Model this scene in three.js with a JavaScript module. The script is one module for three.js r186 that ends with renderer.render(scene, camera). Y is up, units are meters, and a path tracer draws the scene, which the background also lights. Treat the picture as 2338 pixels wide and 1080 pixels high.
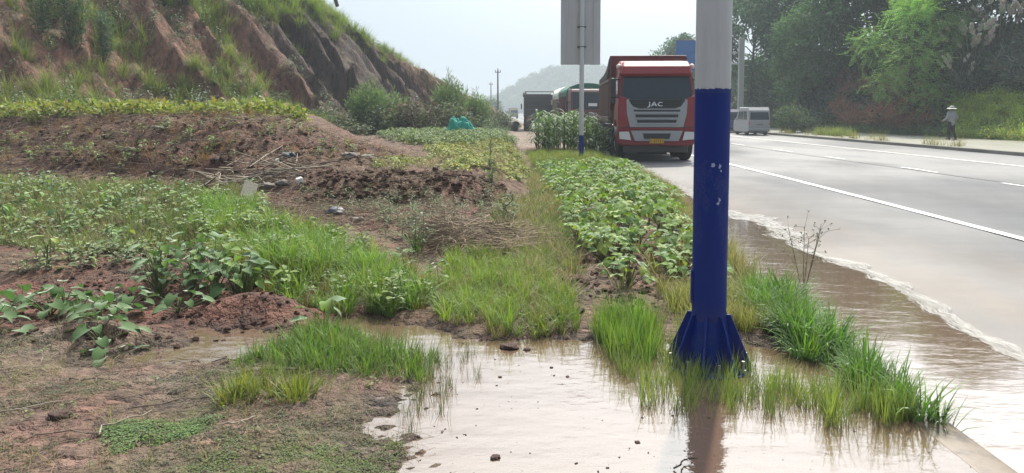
import * as THREE from 'three';
import { createNoise2D, createNoise3D } from 'simplex-noise';
import { mergeGeometries, mergeVertices } from 'three/addons/utils/BufferGeometryUtils.js';
import { RoundedBoxGeometry } from 'three/addons/geometries/RoundedBoxGeometry.js';
import { MarchingCubes } from 'three/addons/objects/MarchingCubes.js';
import { FontLoader } from 'three/addons/loaders/FontLoader.js';
import { TextGeometry } from 'three/addons/geometries/TextGeometry.js';

// ------------------------------------------------------------------ camera, sky, sun, exposure
const scene = new THREE.Scene();
const D2R = Math.PI / 180;
const camera = new THREE.PerspectiveCamera(2 * Math.atan(540 / 1700) / D2R, 2338 / 1080, 0.1, 6000);
camera.position.set(0, 1.55, 0);
camera.rotation.order = 'YXZ';
camera.rotation.set(-3.8 * D2R, -0.94 * D2R, 0);
camera.setViewOffset(2338, 1080, 0, 172, 2338, 1080);
scene.add(camera);

const SUN_AZ = 20 * D2R, SUN_EL = 51 * D2R;              // ahead and a little to the right, high
const sunDir = new THREE.Vector3(Math.sin(SUN_AZ) * Math.cos(SUN_EL), Math.sin(SUN_EL), -Math.cos(SUN_AZ) * Math.cos(SUN_EL));
function makeSky() {                                      // hazy summer sky, bright veil round the sun
  const W = 512, Hh = 256, data = new Float32Array(W * Hh * 4);
  for (let r = 0; r < Hh; r++) for (let c = 0; c < W; c++) {
    const up = ((r + .5) / Hh - .5) * Math.PI, az = ((c + .5) / W - .5) * 2 * Math.PI;
    const x = Math.cos(az) * Math.cos(up), z = Math.sin(az) * Math.cos(up), y = Math.sin(up);
    const ang = Math.acos(Math.min(1, Math.max(-1, x * sunDir.x + y * sunDir.y + z * sunDir.z))) / D2R;
    const k = Math.min(1, Math.max(0, y) / .5);
    const away = Math.min(1, Math.max(0, (ang - 55) / 75)), dim = 1 - .5 * away * away * (3 - 2 * away);
    let R = (.44 - .07 * k) * dim, G = (.53 - .06 * k) * dim, B = (.61 - .04 * k) * dim;
    const veil = 3.1 / (1 + Math.exp((ang - 33) / 5.2)) + .32 * Math.exp(-ang / 40);
    R += veil * 1.0; G += veil * .985; B += veil * .95;
    const low = y < 0 ? .5 : 1, i = (r * W + c) * 4;
    data[i] = R * low; data[i + 1] = G * low; data[i + 2] = B * low; data[i + 3] = 1;
  }
  const t = new THREE.DataTexture(data, W, Hh, THREE.RGBAFormat, THREE.FloatType);
  t.mapping = THREE.EquirectangularReflectionMapping; t.magFilter = t.minFilter = THREE.LinearFilter; t.needsUpdate = true;
  return t;
}
scene.background = makeSky();
scene.environment = scene.background;
const sun = new THREE.DirectionalLight(new THREE.Color(1, .93, .79), 5.0);
sun.name = 'sun';
sun.position.copy(sunDir).multiplyScalar(150).add(new THREE.Vector3(5, 0, -35));
sun.target.position.set(5, 0, -35); scene.add(sun.target);
sun.castShadow = true; sun.shadow.radius = 2.2; sun.shadow.mapSize.set(4096, 4096);
Object.assign(sun.shadow.camera, { left: -70, right: 70, top: 70, bottom: -70, near: 10, far: 400 });
scene.add(sun);
const renderer = new THREE.WebGLRenderer({ antialias: true });
renderer.toneMapping = THREE.LinearToneMapping;
renderer.toneMappingExposure = 1.3;
renderer.shadowMap.enabled = true;
scene.fog = new THREE.FogExp2(new THREE.Color(.80, .88, .97), .0015);

// ------------------------------------------------------------------ helpers
function rng(seed) { let s = seed >>> 0; return () => { s = (s + 0x6d2b79f5) | 0; let t = Math.imul(s ^ (s >>> 15), 1 | s); t = (t + Math.imul(t ^ (t >>> 7), 61 | t)) ^ t; return ((t ^ (t >>> 14)) >>> 0) / 4294967296; }; }
const R0 = rng(11), rr = (a, b, R = R0) => a + (b - a) * R();
const n2 = createNoise2D(rng(5)), n2b = createNoise2D(rng(77)), n3 = createNoise3D(rng(9));
const fbm = (x, y, o = 4, n = n2) => { let s = 0, a = .5; for (let i = 0; i < o; i++) { s += a * n(x, y); x *= 2.03; y *= 2.03; a *= .5; } return s; };
const clamp = (x, a = 0, b = 1) => Math.min(b, Math.max(a, x)), lerp = (a, b, t) => a + (b - a) * t;
const sm = (a, b, x) => { const t = clamp((x - a) / (b - a)); return t * t * (3 - 2 * t); };
const V = (x, y, z) => new THREE.Vector3(x, y, z);
const used = new Map();
function numbered(name) { const n = used.get(name) ?? 0; used.set(name, n + 1); return n ? `${name}_${String(n).padStart(3, '0')}` : name; }
function tag(o, label, category, group, kind) { if (label) o.userData.label = label; if (category) o.userData.category = category; if (group) o.userData.group = group; if (kind) o.userData.kind = kind; return o; }
function thing(name, label, category, pos = [0, 0, 0], turn = 0, group) {
  const o = new THREE.Group(); o.name = numbered(name); o.position.set(...pos); o.rotation.y = turn; scene.add(o);
  return tag(o, label, category, group);
}
function part(name, geo, mat, parent = scene) {
  const m = new THREE.Mesh(geo, mat); m.name = parent === scene ? numbered(name) : name; m.castShadow = m.receiveShadow = true; parent.add(m); return m;
}
function copy(src, label, group) { const c = src.clone(); c.name = numbered(src.name.replace(/_\d{3}$/, '')); if (label) c.userData.label = label; if (group) c.userData.group = group; scene.add(c); return c; }
function stuff(name, geo, mat, mats, cols, label, category, kind = 'stuff') {   // one InstancedMesh for what nobody could count
  const m = new THREE.InstancedMesh(geo, mat, mats.length); m.name = numbered(name); m.castShadow = m.receiveShadow = true;
  mats.forEach((x, i) => m.setMatrixAt(i, x)); if (cols) cols.forEach((c, i) => m.setColorAt(i, c));
  scene.add(m); return tag(m, label, category, null, kind);
}
const _q = new THREE.Quaternion(), _e = new THREE.Euler();
function M4(x, y, z, ry = 0, s = 1, rx = 0, rz = 0, sy) { _e.set(rx, ry, rz, 'YXZ'); _q.setFromEuler(_e); return new THREE.Matrix4().compose(V(x, y, z), _q.clone(), V(s, sy ?? s, s)); }
const lin = (r, g, b) => new THREE.Color().setRGB(r, g, b);
function mat(r, g, b, rough = .8, o = {}) { return new THREE.MeshStandardMaterial({ color: lin(r, g, b), roughness: rough, side: THREE.DoubleSide, ...o }); }
// a small triangle collector with vertex colours
class MB {
  constructor() { this.p = []; this.u = []; this.c = []; this.i = []; this.n = 0; }
  v(x, y, z, c = [1, 1, 1], u = 0, w = 0) { this.p.push(x, y, z); this.c.push(c[0], c[1], c[2]); this.u.push(u, w); return this.n++; }
  t(a, b, c) { this.i.push(a, b, c); } q(a, b, c, d) { this.i.push(a, b, c, a, c, d); }
  // a leaf: base point, direction, side vector, length, width, droop; shape 0 lance, 1 ovate, 2 heart
  leaf(b, dir, side, L, w, droop = .3, col = [1, 1, 1], shape = 1, fold = .15, seg = 3) {
    const up = V().crossVectors(side, dir).normalize(), rows = [];
    for (let k = 0; k <= seg; k++) {
      const t = k / seg, wd = (shape === 0 ? Math.sin(Math.PI * Math.pow(t * .92 + .06, .8)) : shape === 1 ? Math.sin(Math.PI * Math.pow(t * .93 + .07, .68)) : Math.pow(1 - t, .6) * Math.pow(t + .1, .28) * 1.35) * w * .5;
      const c = V().copy(b).addScaledVector(dir, L * t * (1 - droop * .25 * t)).addScaledVector(up, -droop * L * t * t * .7);
      const l = c.clone().addScaledVector(side, -wd).addScaledVector(up, wd * fold * 2), r = c.clone().addScaledVector(side, wd).addScaledVector(up, wd * fold * 2);
      if (k === 0 && shape === 2) { l.addScaledVector(dir, -w * .16); r.addScaledVector(dir, -w * .16); }
      rows.push([this.v(l.x, l.y, l.z, col, 0, t), this.v(c.x, c.y, c.z, col.map((x) => x * 1.08), .5, t), this.v(r.x, r.y, r.z, col, 1, t)]);
    }
    for (let k = 0; k < seg; k++) { const A = rows[k], B = rows[k + 1]; this.q(A[0], A[1], B[1], B[0]); this.q(A[1], A[2], B[2], B[1]); }
    return this;
  }
  blade(b, az, L, w, lean, curl, col, tip, seg = 4) {
    const dx = Math.cos(az), dz = Math.sin(az), sx = -dz, sz = dx; let x = b.x, y = b.y, z = b.z, a = lean, prev = null;
    for (let k = 0; k <= seg; k++) {
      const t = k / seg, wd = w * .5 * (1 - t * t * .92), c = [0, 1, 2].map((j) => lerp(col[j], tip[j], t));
      const l = this.v(x - sx * wd, y, z - sz * wd, c, 0, t), r = this.v(x + sx * wd, y, z + sz * wd, c, 1, t);
      if (prev) this.q(prev[0], prev[1], r, l); prev = [l, r];
      const st = L / seg; x += dx * Math.sin(a) * st; z += dz * Math.sin(a) * st; y += Math.cos(a) * st; a += curl / seg;
    }
    return this;
  }
  stick(a, b, r0, r1, col = [1, 1, 1], sides = 5) {
    const d = V().subVectors(b, a).normalize(), s = Math.abs(d.y) > .9 ? V(1, 0, 0) : V(0, 1, 0), x = V().crossVectors(d, s).normalize(), y = V().crossVectors(d, x), A = [], B = [];
    for (let k = 0; k < sides; k++) { const an = k / sides * 6.2832, cx = Math.cos(an), cy = Math.sin(an); for (const [P, r, Q] of [[a, r0, A], [b, r1, B]]) Q.push(this.v(P.x + (x.x * cx + y.x * cy) * r, P.y + (x.y * cx + y.y * cy) * r, P.z + (x.z * cx + y.z * cy) * r, col)); }
    for (let k = 0; k < sides; k++) { const j = (k + 1) % sides; this.q(A[k], A[j], B[j], B[k]); }
    return this;
  }
  build() {
    const g = new THREE.BufferGeometry(); g.setAttribute('position', new THREE.Float32BufferAttribute(this.p, 3)); g.setAttribute('uv', new THREE.Float32BufferAttribute(this.u, 2));
    g.setAttribute('color', new THREE.Float32BufferAttribute(this.c, 3)); g.setIndex(this.i); g.computeVertexNormals(); return g;
  }
}
// periodic noise for textures
function tileNoise(S, cells, oct, seed, gain = .5) {
  const out = new Float32Array(S * S); let amp = 1, tot = 0;
  for (let o = 0; o < oct; o++) {
    const C = cells << o, R = rng(seed + o * 101), g = new Float32Array(C * C).map(() => R());
    for (let y = 0; y < S; y++) { const fy = y / S * C, y0 = Math.floor(fy), ty = fy - y0, wy = ty * ty * (3 - 2 * ty), ya = (y0 % C) * C, yb = ((y0 + 1) % C) * C;
      for (let x = 0; x < S; x++) { const fx = x / S * C, x0 = Math.floor(fx), tx = fx - x0, wx = tx * tx * (3 - 2 * tx), a = x0 % C, b = (x0 + 1) % C;
        out[y * S + x] += amp * lerp(lerp(g[ya + a], g[ya + b], wx), lerp(g[yb + a], g[yb + b], wx), wy); } }
    tot += amp; amp *= gain;
  }
  for (let i = 0; i < out.length; i++) out[i] /= tot; return out;
}
function texture(S, f, srgb) {
  const d = new Uint8Array(S * S * 4);
  for (let i = 0; i < S * S; i++) { const c = f(i, i % S, (i / S) | 0); for (let k = 0; k < 3; k++) d[i * 4 + k] = clamp(typeof c === 'number' ? c : c[k]) * 255; d[i * 4 + 3] = 255; }
  const t = new THREE.DataTexture(d, S, S); t.wrapS = t.wrapT = THREE.RepeatWrapping; t.magFilter = t.minFilter = THREE.LinearFilter; if (srgb) t.colorSpace = THREE.SRGBColorSpace; t.needsUpdate = true; return t;
}
function rep(t, k, l = k) { const c = t.clone(); c.repeat.set(k, l); c.needsUpdate = true; return c; }
// ------------------------------------------------------------------ lie of the land (x right of the camera, d metres ahead; z = -d)
function polyDist(P, x, y) {                              // signed distance to a closed outline, positive inside
  let best = 1e9, inside = false;
  for (let i = 0, j = P.length - 1; i < P.length; j = i++) {
    const [ax, ay] = P[j], [bx, by] = P[i], ex = bx - ax, ey = by - ay, t = clamp(((x - ax) * ex + (y - ay) * ey) / (ex * ex + ey * ey)), dx = x - ax - ex * t, dy = y - ay - ey * t;
    best = Math.min(best, dx * dx + dy * dy);
    if ((ay > y) !== (by > y) && x < (bx - ax) * (y - ay) / (by - ay) + ax) inside = !inside;
  }
  return (inside ? 1 : -1) * Math.sqrt(best);
}
function piece(T, d) { if (d <= T[0][0]) return T[0][1]; for (let i = 1; i < T.length; i++) if (d <= T[i][0]) return lerp(T[i - 1][1], T[i][1], (d - T[i - 1][0]) / (T[i][0] - T[i - 1][0])); return T[T.length - 1][1]; }
const vergeEdge = (d) => piece([[1, 2.04], [5, 2.16], [8, 2.5], [10, 2.75], [13, 3.15], [16, 3.4], [20, 3.55], [27, 3.4], [32, 3.3], [400, 3.3]], d);
const TERRACE = [[-3.5, 11.2], [-2.7, 10.3], [-1, 9.9], [.1, 10.2], [.4, 12], [.62, 15], [.75, 20], [.9, 25], [.7, 31], [-1, 40], [-10, 40], [-12, 16], [-6, 13]];
const MOUND = [[-1.45, 14.4], [-2.3, 13.1], [-4, 12.5], [-5.6, 12.9], [-8, 14.4], [-11.5, 16.6], [-16, 18.5], [-26, 20], [-30, 40], [-8, 34], [-4.4, 24], [-2.2, 18]];
const WATER = .06;
// outlines of the flooded hollows on the near pavement
const PUDDLES = [
  [[-1.0, 5.06], [-.4, 4.86], [0, 4.74], [.3, 4.82], [.66, 4.74], [1.5, 4.62], [2.3, 4.62], [2.3, 2.2], [-.12, 2.2], [-.25, 3.3], [-.42, 3.47], [-.31, 3.85], [-.31, 4.18], [-.58, 4.58]],
  [[-2.3, 6.4], [-1.8, 5.86], [-1.48, 5.68], [-1.12, 5.4], [-.58, 5.14], [-.3, 4.9], [-.3, 4.6], [-.78, 4.78], [-1.19, 5.16], [-1.66, 5.52], [-2.1, 5.95]],
  [[-2.42, 4.72], [-2.07, 5.04], [-1.73, 5.02], [-1.28, 4.9], [-1.5, 4.52], [-2.3, 4.52]],
];
function hollow(x, d) { let m = -9; for (const P of PUDDLES) m = Math.max(m, polyDist(P, x, d)); return m; }
function groundH(x, d) {
  const left = sm(1.3, -.9, x);
  let h = .1 + .03 * fbm(x * .7, d * .7, 3) + .018 * fbm(x * 3.1, d * 3.1, 3);
  if (d < 11 && x > -6) { const s = hollow(x, d) + .10 * fbm(x * 2.2 + 9, d * 2.2, 3); const sp = Math.max(0, n2b(x * 13, d * 13)) * .5 + Math.max(0, n2(x * 6, d * 6)) * .5; h = lerp(h, .024 + .012 * fbm(x * 5, d * 5, 2) + .07 * sp * sm(.42, -.1, s), sm(x < .1 && d < 4.7 ? -.6 : -.22, .14, s)); }
  h += left * sm(6, 12.5, d) * .26;
  h += sm(-1.2, -2.0, x) * sm(5.1, 5.6, d) * sm(9, 7.5, d) * (.06 + .07 * Math.sin(d * 3.3 + x * .5));     // dug crop ridges
  h += .16 * Math.exp(-(((x + 1.72) / .42) ** 2) - (((d - 5.35) / .16) ** 2));                             // heap of red soil by the stream
  h += .10 * Math.exp(-(((x + 2.5) / .5) ** 2) - (((d - 4.75) / .15) ** 2));
  // field between the path and the road is a little domed
  h += .1 * sm(.6, 1.4, x) * sm(vergeEdge(d), vergeEdge(d) - .8, x) * sm(6.5, 9, d);
  if (d > 9) {
    const w = .25 * fbm(x * .9, d * .9, 3);
    const a = polyDist(TERRACE, x, d) + w * .8, f = sm(-.05, x > -.4 ? .95 : .8, a);
    h = lerp(h, .62 + .05 * fbm(x, d, 3), f * (d > 28 ? sm(38, 28, d) : 1));
    const b = polyDist(MOUND, x, d) + w * 1.6;
    h = lerp(h, Math.max(h, 1.46 + .05 * fbm(x * .6, d * .6, 3) - .5 * sm(-5.4, -2.5, x)), sm(-.2, 2.1, b));
    const dirt = sm(26, 33, d) * sm(-.5, .9, x);
    h = lerp(h, .02, dirt);
    if (d > 38) h = lerp(h, .02, sm(38, 46, d) * sm(-6, -1, x));
  }
  h += .05 * fbm(x * 1.7 + 30, d * 1.7, 4) * sm(5.5, 9, d) * sm(3.5, 1.5, x) + .03 * fbm(x * 6, d * 6, 2, n2b) * sm(5, 8, d) * left;
  if (d > 9 && x < 1) h += (.10 * Math.abs(fbm(x * 2.6, d * 2.6, 4, n2b)) - .04) * sm(9.5, 11, d) * sm(30, 24, d) * left;
  // ends at the road edge
  const e = vergeEdge(d);
  return lerp(h, d < 9 ? .05 : -.02, sm(e - .25, e, x)) - sm(e, e + .05, x) * .25;
}
const roadH = (x) => -.075 * sm(5.2, 2.2, x);
// the cut hillside on the left: foot line, then metres uphill
const FOOT = new THREE.CatmullRomCurve3([[-25, 10], [-19, 14.5], [-13.6, 20], [-10.2, 24], [-7.4, 28], [-4.6, 34], [-2.0, 45], [.1, 58], [1.2, 72], [1.6, 95]].map(([x, d]) => V(x, 0, -d)), false, 'centripetal');
const FOOT_L = FOOT.getLength(), FOOT_PTS = FOOT.getSpacedPoints(600);
function hillFoot(t) { const k = clamp(t / FOOT_L) * 600, i = Math.min(599, Math.floor(k)), a = FOOT_PTS[i], b = FOOT_PTS[i + 1], p = a.clone().lerp(b, k - i), g = V().subVectors(FOOT_PTS[Math.min(600, i + 6)], FOOT_PTS[Math.max(0, i - 5)]).normalize(); return [p, V(g.z, 0, -g.x)]; }
function hillH(t, s) {                                    // height above the foot
  const tw = t + .5 * n2(t * .11, s * .12) + .12 * s;
  const saw = (q, sh) => { const f = q - Math.floor(q); return f < sh ? f / sh : (1 - f) / (1 - sh); };
  const wob = 2.6 * n2(tw * .13, 3.3) + .5 * n2(tw * .4, s * .25 + 7);
  const g1 = Math.pow(saw(tw / 4.3 + wob * .3, .27), 1.15), g2 = saw(tw / 1.3 + wob + 1.2 * n2(tw * .2, 8), .36);
  const big = sm(-.1, .5, n2(tw * .07 + 4, 1.2));
  const carve = (2.3 * (1 - g1) * (.6 + .6 * big) + .5 * (1 - g2)) * sm(-.4, 1.6, s) * sm(11, 7, s) + .5 * fbm(t * .5, s * .35, 4) * sm(0, 2, s);
  const q = Math.max(0, s - carve), tall = piece([[0, 10], [25, 10.5], [34, 9.6], [41, 8.2], [46, 6.9], [50, 5.6], [55, 4.7], [60, 3.7], [72, 2.4], [90, 1.6], [120, .8]], t);
  const steep = lerp(1.0, 1.45, sm(20, 34, t));
  return tall * 1.08 * (1 - Math.exp(-Math.pow(q * steep / tall, 1.25) * 1.1)) + .10 * q * sm(5, 14, q) * sm(70, 40, t) + .16 * fbm(t * 1.6, s * 1.6, 4);
}
function hillPoint(t, s) { const [p, n] = hillFoot(t), x = p.x + n.x * s, z = p.z + n.z * s; return V(x, (s < 1.2 ? lerp(groundH(x, -z) - .1, groundH(p.x, -p.z), sm(-1, .5, s)) : groundH(p.x, -p.z)) + hillH(t, s) - .15 * sm(.2, -1, s), z); }
// the bank on the far side of the road
const bankFoot = (d) => piece([[0, 27.5], [30, 26.6], [42, 25.6], [55, 24.4], [80, 24.2], [140, 25]], d);
function bankH(x, d) { const q = Math.max(0, x - bankFoot(d)); return .12 + 7.5 * (1 - Math.exp(-Math.pow(q / 6.2, 1.3))) + .5 * fbm(x * .2, d * .2, 3) * sm(0, 3, q); }
// ------------------------------------------------------------------ shared textures
const TN = { fine: tileNoise(512, 16, 5, 31, .62), mid: tileNoise(512, 6, 6, 47, .55), coarse: tileNoise(512, 3, 4, 63, .5) };
const grain = rng(3), speck = new Float32Array(512 * 512).map(() => grain());
const soilTex = texture(512, (i) => { const v = .8 + .75 * (TN.fine[i] - .5) * 2 + .35 * (TN.mid[i] - .5) * 2 + .3 * (speck[i] - .5); return [v * .98, v * .965, v * .95]; }, false);
const clodTex = texture(512, (i) => { const a = TN.fine[i], b = TN.mid[i]; return .5 * Math.abs(a - .5) * 3 + .5 * b + .1 * speck[i]; });
const asphaltTex = texture(512, (i) => { const v = .86 + .2 * (TN.mid[i] - .5) + .22 * (speck[i] - .5) + .1 * (TN.coarse[i] - .5); return v; });
const rippleTex = texture(512, (i) => .6 * TN.mid[i] + .4 * TN.coarse[i]);
const paintTex = texture(256, (i) => .9 + .2 * (TN.mid[(i * 2) % (512 * 512)] - .5));

// ------------------------------------------------------------------ ground: one sheet from under the camera to the horizon
const mixc = (a, b, t) => [lerp(a[0], b[0], t), lerp(a[1], b[1], t), lerp(a[2], b[2], t)];
const SOIL = { red: [.145, .053, .034], dark: [.115, .047, .032], straw: [.145, .092, .058], silt: [.19, .135, .108], moss: [.075, .075, .024], green: [.062, .082, .025], dirt: [.24, .175, .135], pink: [.215, .108, .085] };
function groundColour(x, d, h, slope) {
  const a = fbm(x * .9, d * .9, 4), b = fbm(x * 2.7 + 20, d * 2.7, 4), c = fbm(x * 7, d * 7, 3, n2b);
  let col = mixc(SOIL.red, SOIL.straw, clamp(.42 + .6 * a + .45 * b));
  col = mixc(col, SOIL.green, clamp(.15 + .8 * fbm(x * .6 + 50, d * .6, 3)) * .6);
  if (d < 6.2) {
    let p = mixc(SOIL.silt, SOIL.straw, clamp(.4 + b)); p = mixc(p, SOIL.pink, clamp(.3 + 1.3 * a)); p = mixc(p, SOIL.moss, clamp(-.08 + 1.2 * fbm(x * 1.4 + 7, d * 1.4, 4) + .5 * c + .35 * sm(3.9, 3.2, d)));
    const k = sm(5.2, 4.5, d + .3 * a); col = mixc(mixc(col, SOIL.red, sm(-.9, -1.4, x) * .85), p, k);
  }
  if (d > 9) {
    const mnd = polyDist(MOUND, x, d), ter = polyDist(TERRACE, x, d);
    if (mnd > -.4 && mnd < 3) col = mixc(col, mixc(SOIL.dark, SOIL.red, clamp(.85 + a)), .8 * sm(-.3, .2, mnd));
    if (mnd > 1) col = mixc(col, SOIL.straw, .5 * sm(1, 2, mnd));
    else if (ter > .6) col = mixc(col, SOIL.straw, .35);
    if (d > 26) col = mixc(col, SOIL.dirt, sm(28, 34, d) * sm(-.3, .6, x));
    col = mixc(col, SOIL.green, sm(45, 70, d) * sm(0, -3, x));
    if (x > 23 || d > 150) col = mixc(col, SOIL.green, .8);
  }
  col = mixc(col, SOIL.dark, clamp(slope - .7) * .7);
  const wet = sm(WATER + .05, WATER - .005, h) * (x < vergeEdge(d) && d < 9 ? 1 : 0), k = (1 - .45 * wet) * (.92 + .25 * c);
  return col.map((v) => v * k);
}
{
  const xs = [], ds = [];
  for (let x = 0; x > -4; x -= .034) xs.unshift(x); for (let x = -4, s = .045; x > -3000; x -= s, s *= 1.035) xs.unshift(x);
  for (let x = .034; x < 4; x += .034) xs.push(x); for (let x = 4, s = .3; x < 3000; x += s, s *= 1.3) xs.push(x);
  for (let d = -6; d < 2; d += 1) ds.push(d); for (let d = 2, s = .024; d < 3000; d += s, s = d < 16 ? Math.max(.024, d * .0048) : s * 1.02) ds.push(d);
  const W = xs.length, pos = new Float32Array(W * ds.length * 3), col = new Float32Array(pos.length), uv = new Float32Array(W * ds.length * 2), idx = [];
  const at = (x, d) => { if (x > vergeEdge(d) + .06) return x > 17 ? .05 * sm(17.8, 18.6, x) - .3 * sm(18.6, 17.8, x) : -.3; return groundH(x, d); };
  ds.forEach((d, j) => xs.forEach((x, i) => { const k = j * W + i; pos.set([x, at(x, d), -d], k * 3); uv.set([x / 1.3, d / 1.3], k * 2); }));
  ds.forEach((d, j) => xs.forEach((x, i) => { const k = j * W + i, i1 = Math.min(W - 1, i + 1), j1 = Math.min(ds.length - 1, j + 1), h = pos[k * 3 + 1]; const sl = Math.max(Math.abs((pos[(j * W + i1) * 3 + 1] - h) / (xs[i1] - x || 1)), Math.abs((pos[(j1 * W + i) * 3 + 1] - h) / (ds[j1] - d || 1))); col.set(groundColour(x, d, h, Math.min(sl, 1.5)), k * 3); }));
  for (let j = 0; j < ds.length - 1; j++) for (let i = 0; i < W - 1; i++) { const a = j * W + i, b = a + 1, c = a + W, e = c + 1; idx.push(a, b, e, a, e, c); }
  const g = new THREE.BufferGeometry(); g.setAttribute('position', new THREE.BufferAttribute(pos, 3)); g.setAttribute('color', new THREE.BufferAttribute(col, 3)); g.setAttribute('uv', new THREE.BufferAttribute(uv, 2)); g.setIndex(idx); g.computeVertexNormals();
  tag(part('ground', g, new THREE.MeshStandardMaterial({ vertexColors: true, map: soilTex, bumpMap: clodTex, bumpScale: .06, roughness: .86, side: THREE.DoubleSide })), 'reddish brown field soil with dug banks, silt and trodden straw left of the road', null, null, 'structure');
}
// a strip that runs along d: rows of [d, [[x, y] ...]]
function strip(rows, colour, us = 1) {
  const m = new MB(); let prev = null;
  for (const [d, pts] of rows) { const cur = pts.map(([x, y]) => m.v(x, y, -d, colour ? colour(x, d) : [1, 1, 1], x * us, d * us)); if (prev) for (let i = 0; i < cur.length - 1; i++) m.q(prev[i], prev[i + 1], cur[i + 1], cur[i]); prev = cur; }
  return m.build();
}
const dSteps = (a, b, s, k = 1.02) => { const o = []; for (let d = a; d < b; d += s, s *= k) o.push(d); o.push(b); return o; };
// road
{
  const rows = dSteps(-6, 900, .3, 1.018).map((d) => { const e = vergeEdge(d), L = []; for (const f of [-.12, .1, .3, .6, .9, 1.2, 1.5, 1.8, 2.2, 2.7, 3.2, 4, 5, 6, 7, 8.5, 10, 11.5, 13, 14.5, 18.3 - e]) { const x = e + f; L.push([x, roadH(x) - (f < 0 ? .04 : 0) + .006 * n2(x * .8, d * .5)]); } return [d, L]; });
  const g = strip(rows, (x, d) => { const a = fbm(x * .35, d * .12, 3), silt = clamp(sm(6.4, 3.6, x + 1.3 * a) * sm(26, 12, d) * (.55 + .5 * fbm(x * 1.1, d * .25, 3))), dust = clamp(.35 + a) * .35; let c = [.145, .147, .158]; c = mixc(c, [.18, .172, .16], dust); c = mixc(c, [.19, .15, .12], silt * .8); const tr = .02 * Math.exp(-(((x - 8.2) / .5) ** 2)) + .02 * Math.exp(-(((x - 12.4) / .5) ** 2)); return c.map((v) => v - tr * .6); }, 1 / 1.1);
  tag(part('road', g, new THREE.MeshStandardMaterial({ vertexColors: true, map: asphaltTex, bumpMap: asphaltTex, bumpScale: .006, roughness: 1, roughnessMap: rep(texture(512, (i) => .66 + .34 * sm(.3, .7, .7 * TN.coarse[i] + .3 * TN.mid[i])), .09, .05), side: THREE.DoubleSide })), 'pale grey asphalt road washed with silt along its flooded edge', null, null, 'structure');
  const paint = mat(.78, .78, .75, .55, { map: rep(asphaltTex, 1) });
  const line = (T, w, a, b, label) => tag(part('road_line', strip(dSteps(a, b, .5, 1.03).map((d) => { const x = piece(T, d); return [d, [[x - w / 2, roadH(x) + .012], [x + w / 2, roadH(x) + .012]]]; })), paint), label, null, null, 'structure');
  line([[2, 5.85], [5, 6.1], [8.8, 6.35], [12.9, 6.53], [17, 6.68], [21.9, 6.78], [40, 6.85], [400, 6.9]], .15, 1, 300, 'solid white line along the near side of the carriageway');
  line([[0, 14.78], [400, 14.8]], .13, 1, 300, 'solid white line along the far side of the carriageway');
  const CL = [[2, 10.6], [16, 10.9], [19.5, 11.18], [28, 11.25], [400, 11.25]];
  for (const [a, b] of [[9.5, 11], [13.9, 15.9], [18.7, 20.5], [24, 25.4], [28.4, 30.4], [34, 36], [41, 43], [49, 51]]) line(CL, .11, a, b, 'short worn white dash on the middle of the road');
}
tag(part('road_seam', strip(dSteps(3, 160, .4, 1.03).map((d) => { const x = 10.95 + .012 * d * sm(30, 0, d) + .03 * n2(d * .5, 6); return [d, [[x - .03, .0105], [x + .03, .0105]]]; })), mat(.12, .12, .125, .8)), 'dark seam running along the middle of the road', null, null, 'structure');
// near kerb, far kerb and pavement
const concrete = new THREE.MeshStandardMaterial({ color: lin(.3, .285, .26), map: asphaltTex, bumpMap: clodTex, bumpScale: .006, roughness: .8, side: THREE.DoubleSide });
tag(part('kerb', strip(dSteps(1, 9, .25, 1).map((d) => { const e = vergeEdge(d); return [d, [[e - .13, -.1], [e - .13, .05], [e - .115, .0655], [e + .035, .065], [e + .05, .055], [e + .05, -.2]]]; }), null, 1), new THREE.MeshStandardMaterial({ color: lin(.17, .125, .085), map: soilTex, roughness: .25, side: THREE.DoubleSide })), 'flooded concrete kerb of the near pavement', null, null, 'structure');
tag(part('kerb', strip(dSteps(4, 160, .5, 1.02).map((d) => [d, [[18.22, -.1], [18.23, .115], [18.26, .14], [18.42, .142], [18.44, .12]]]), (x, d) => { const k = .85 + .3 * n2(d * 1.3, 2); return [k, k, k * .98]; }, 1), new THREE.MeshStandardMaterial({ color: lin(.2, .19, .17), vertexColors: true, map: asphaltTex, roughness: .85, side: THREE.DoubleSide })), 'low concrete kerb along the far pavement', null, null, 'structure');
tag(part('pavement', strip(dSteps(4, 160, .5, 1.02).map((d) => [d, [18.44, 20, 21.5, 23, bankFoot(d) - .6, bankFoot(d) + .2].map((x) => [x, .125 + .012 * n2(x, d)])]), (x, d) => mixc([.25, .245, .215], [.15, .16, .09], clamp(.1 + .9 * fbm(x * .9, d * .5, 3) + sm(2.2, .4, bankFoot(d) - x))), 1), new THREE.MeshStandardMaterial({ vertexColors: true, map: asphaltTex, bumpMap: clodTex, bumpScale: .008, roughness: .85, side: THREE.DoubleSide })), 'pale paved footway on the far side of the road', null, null, 'structure');

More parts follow.
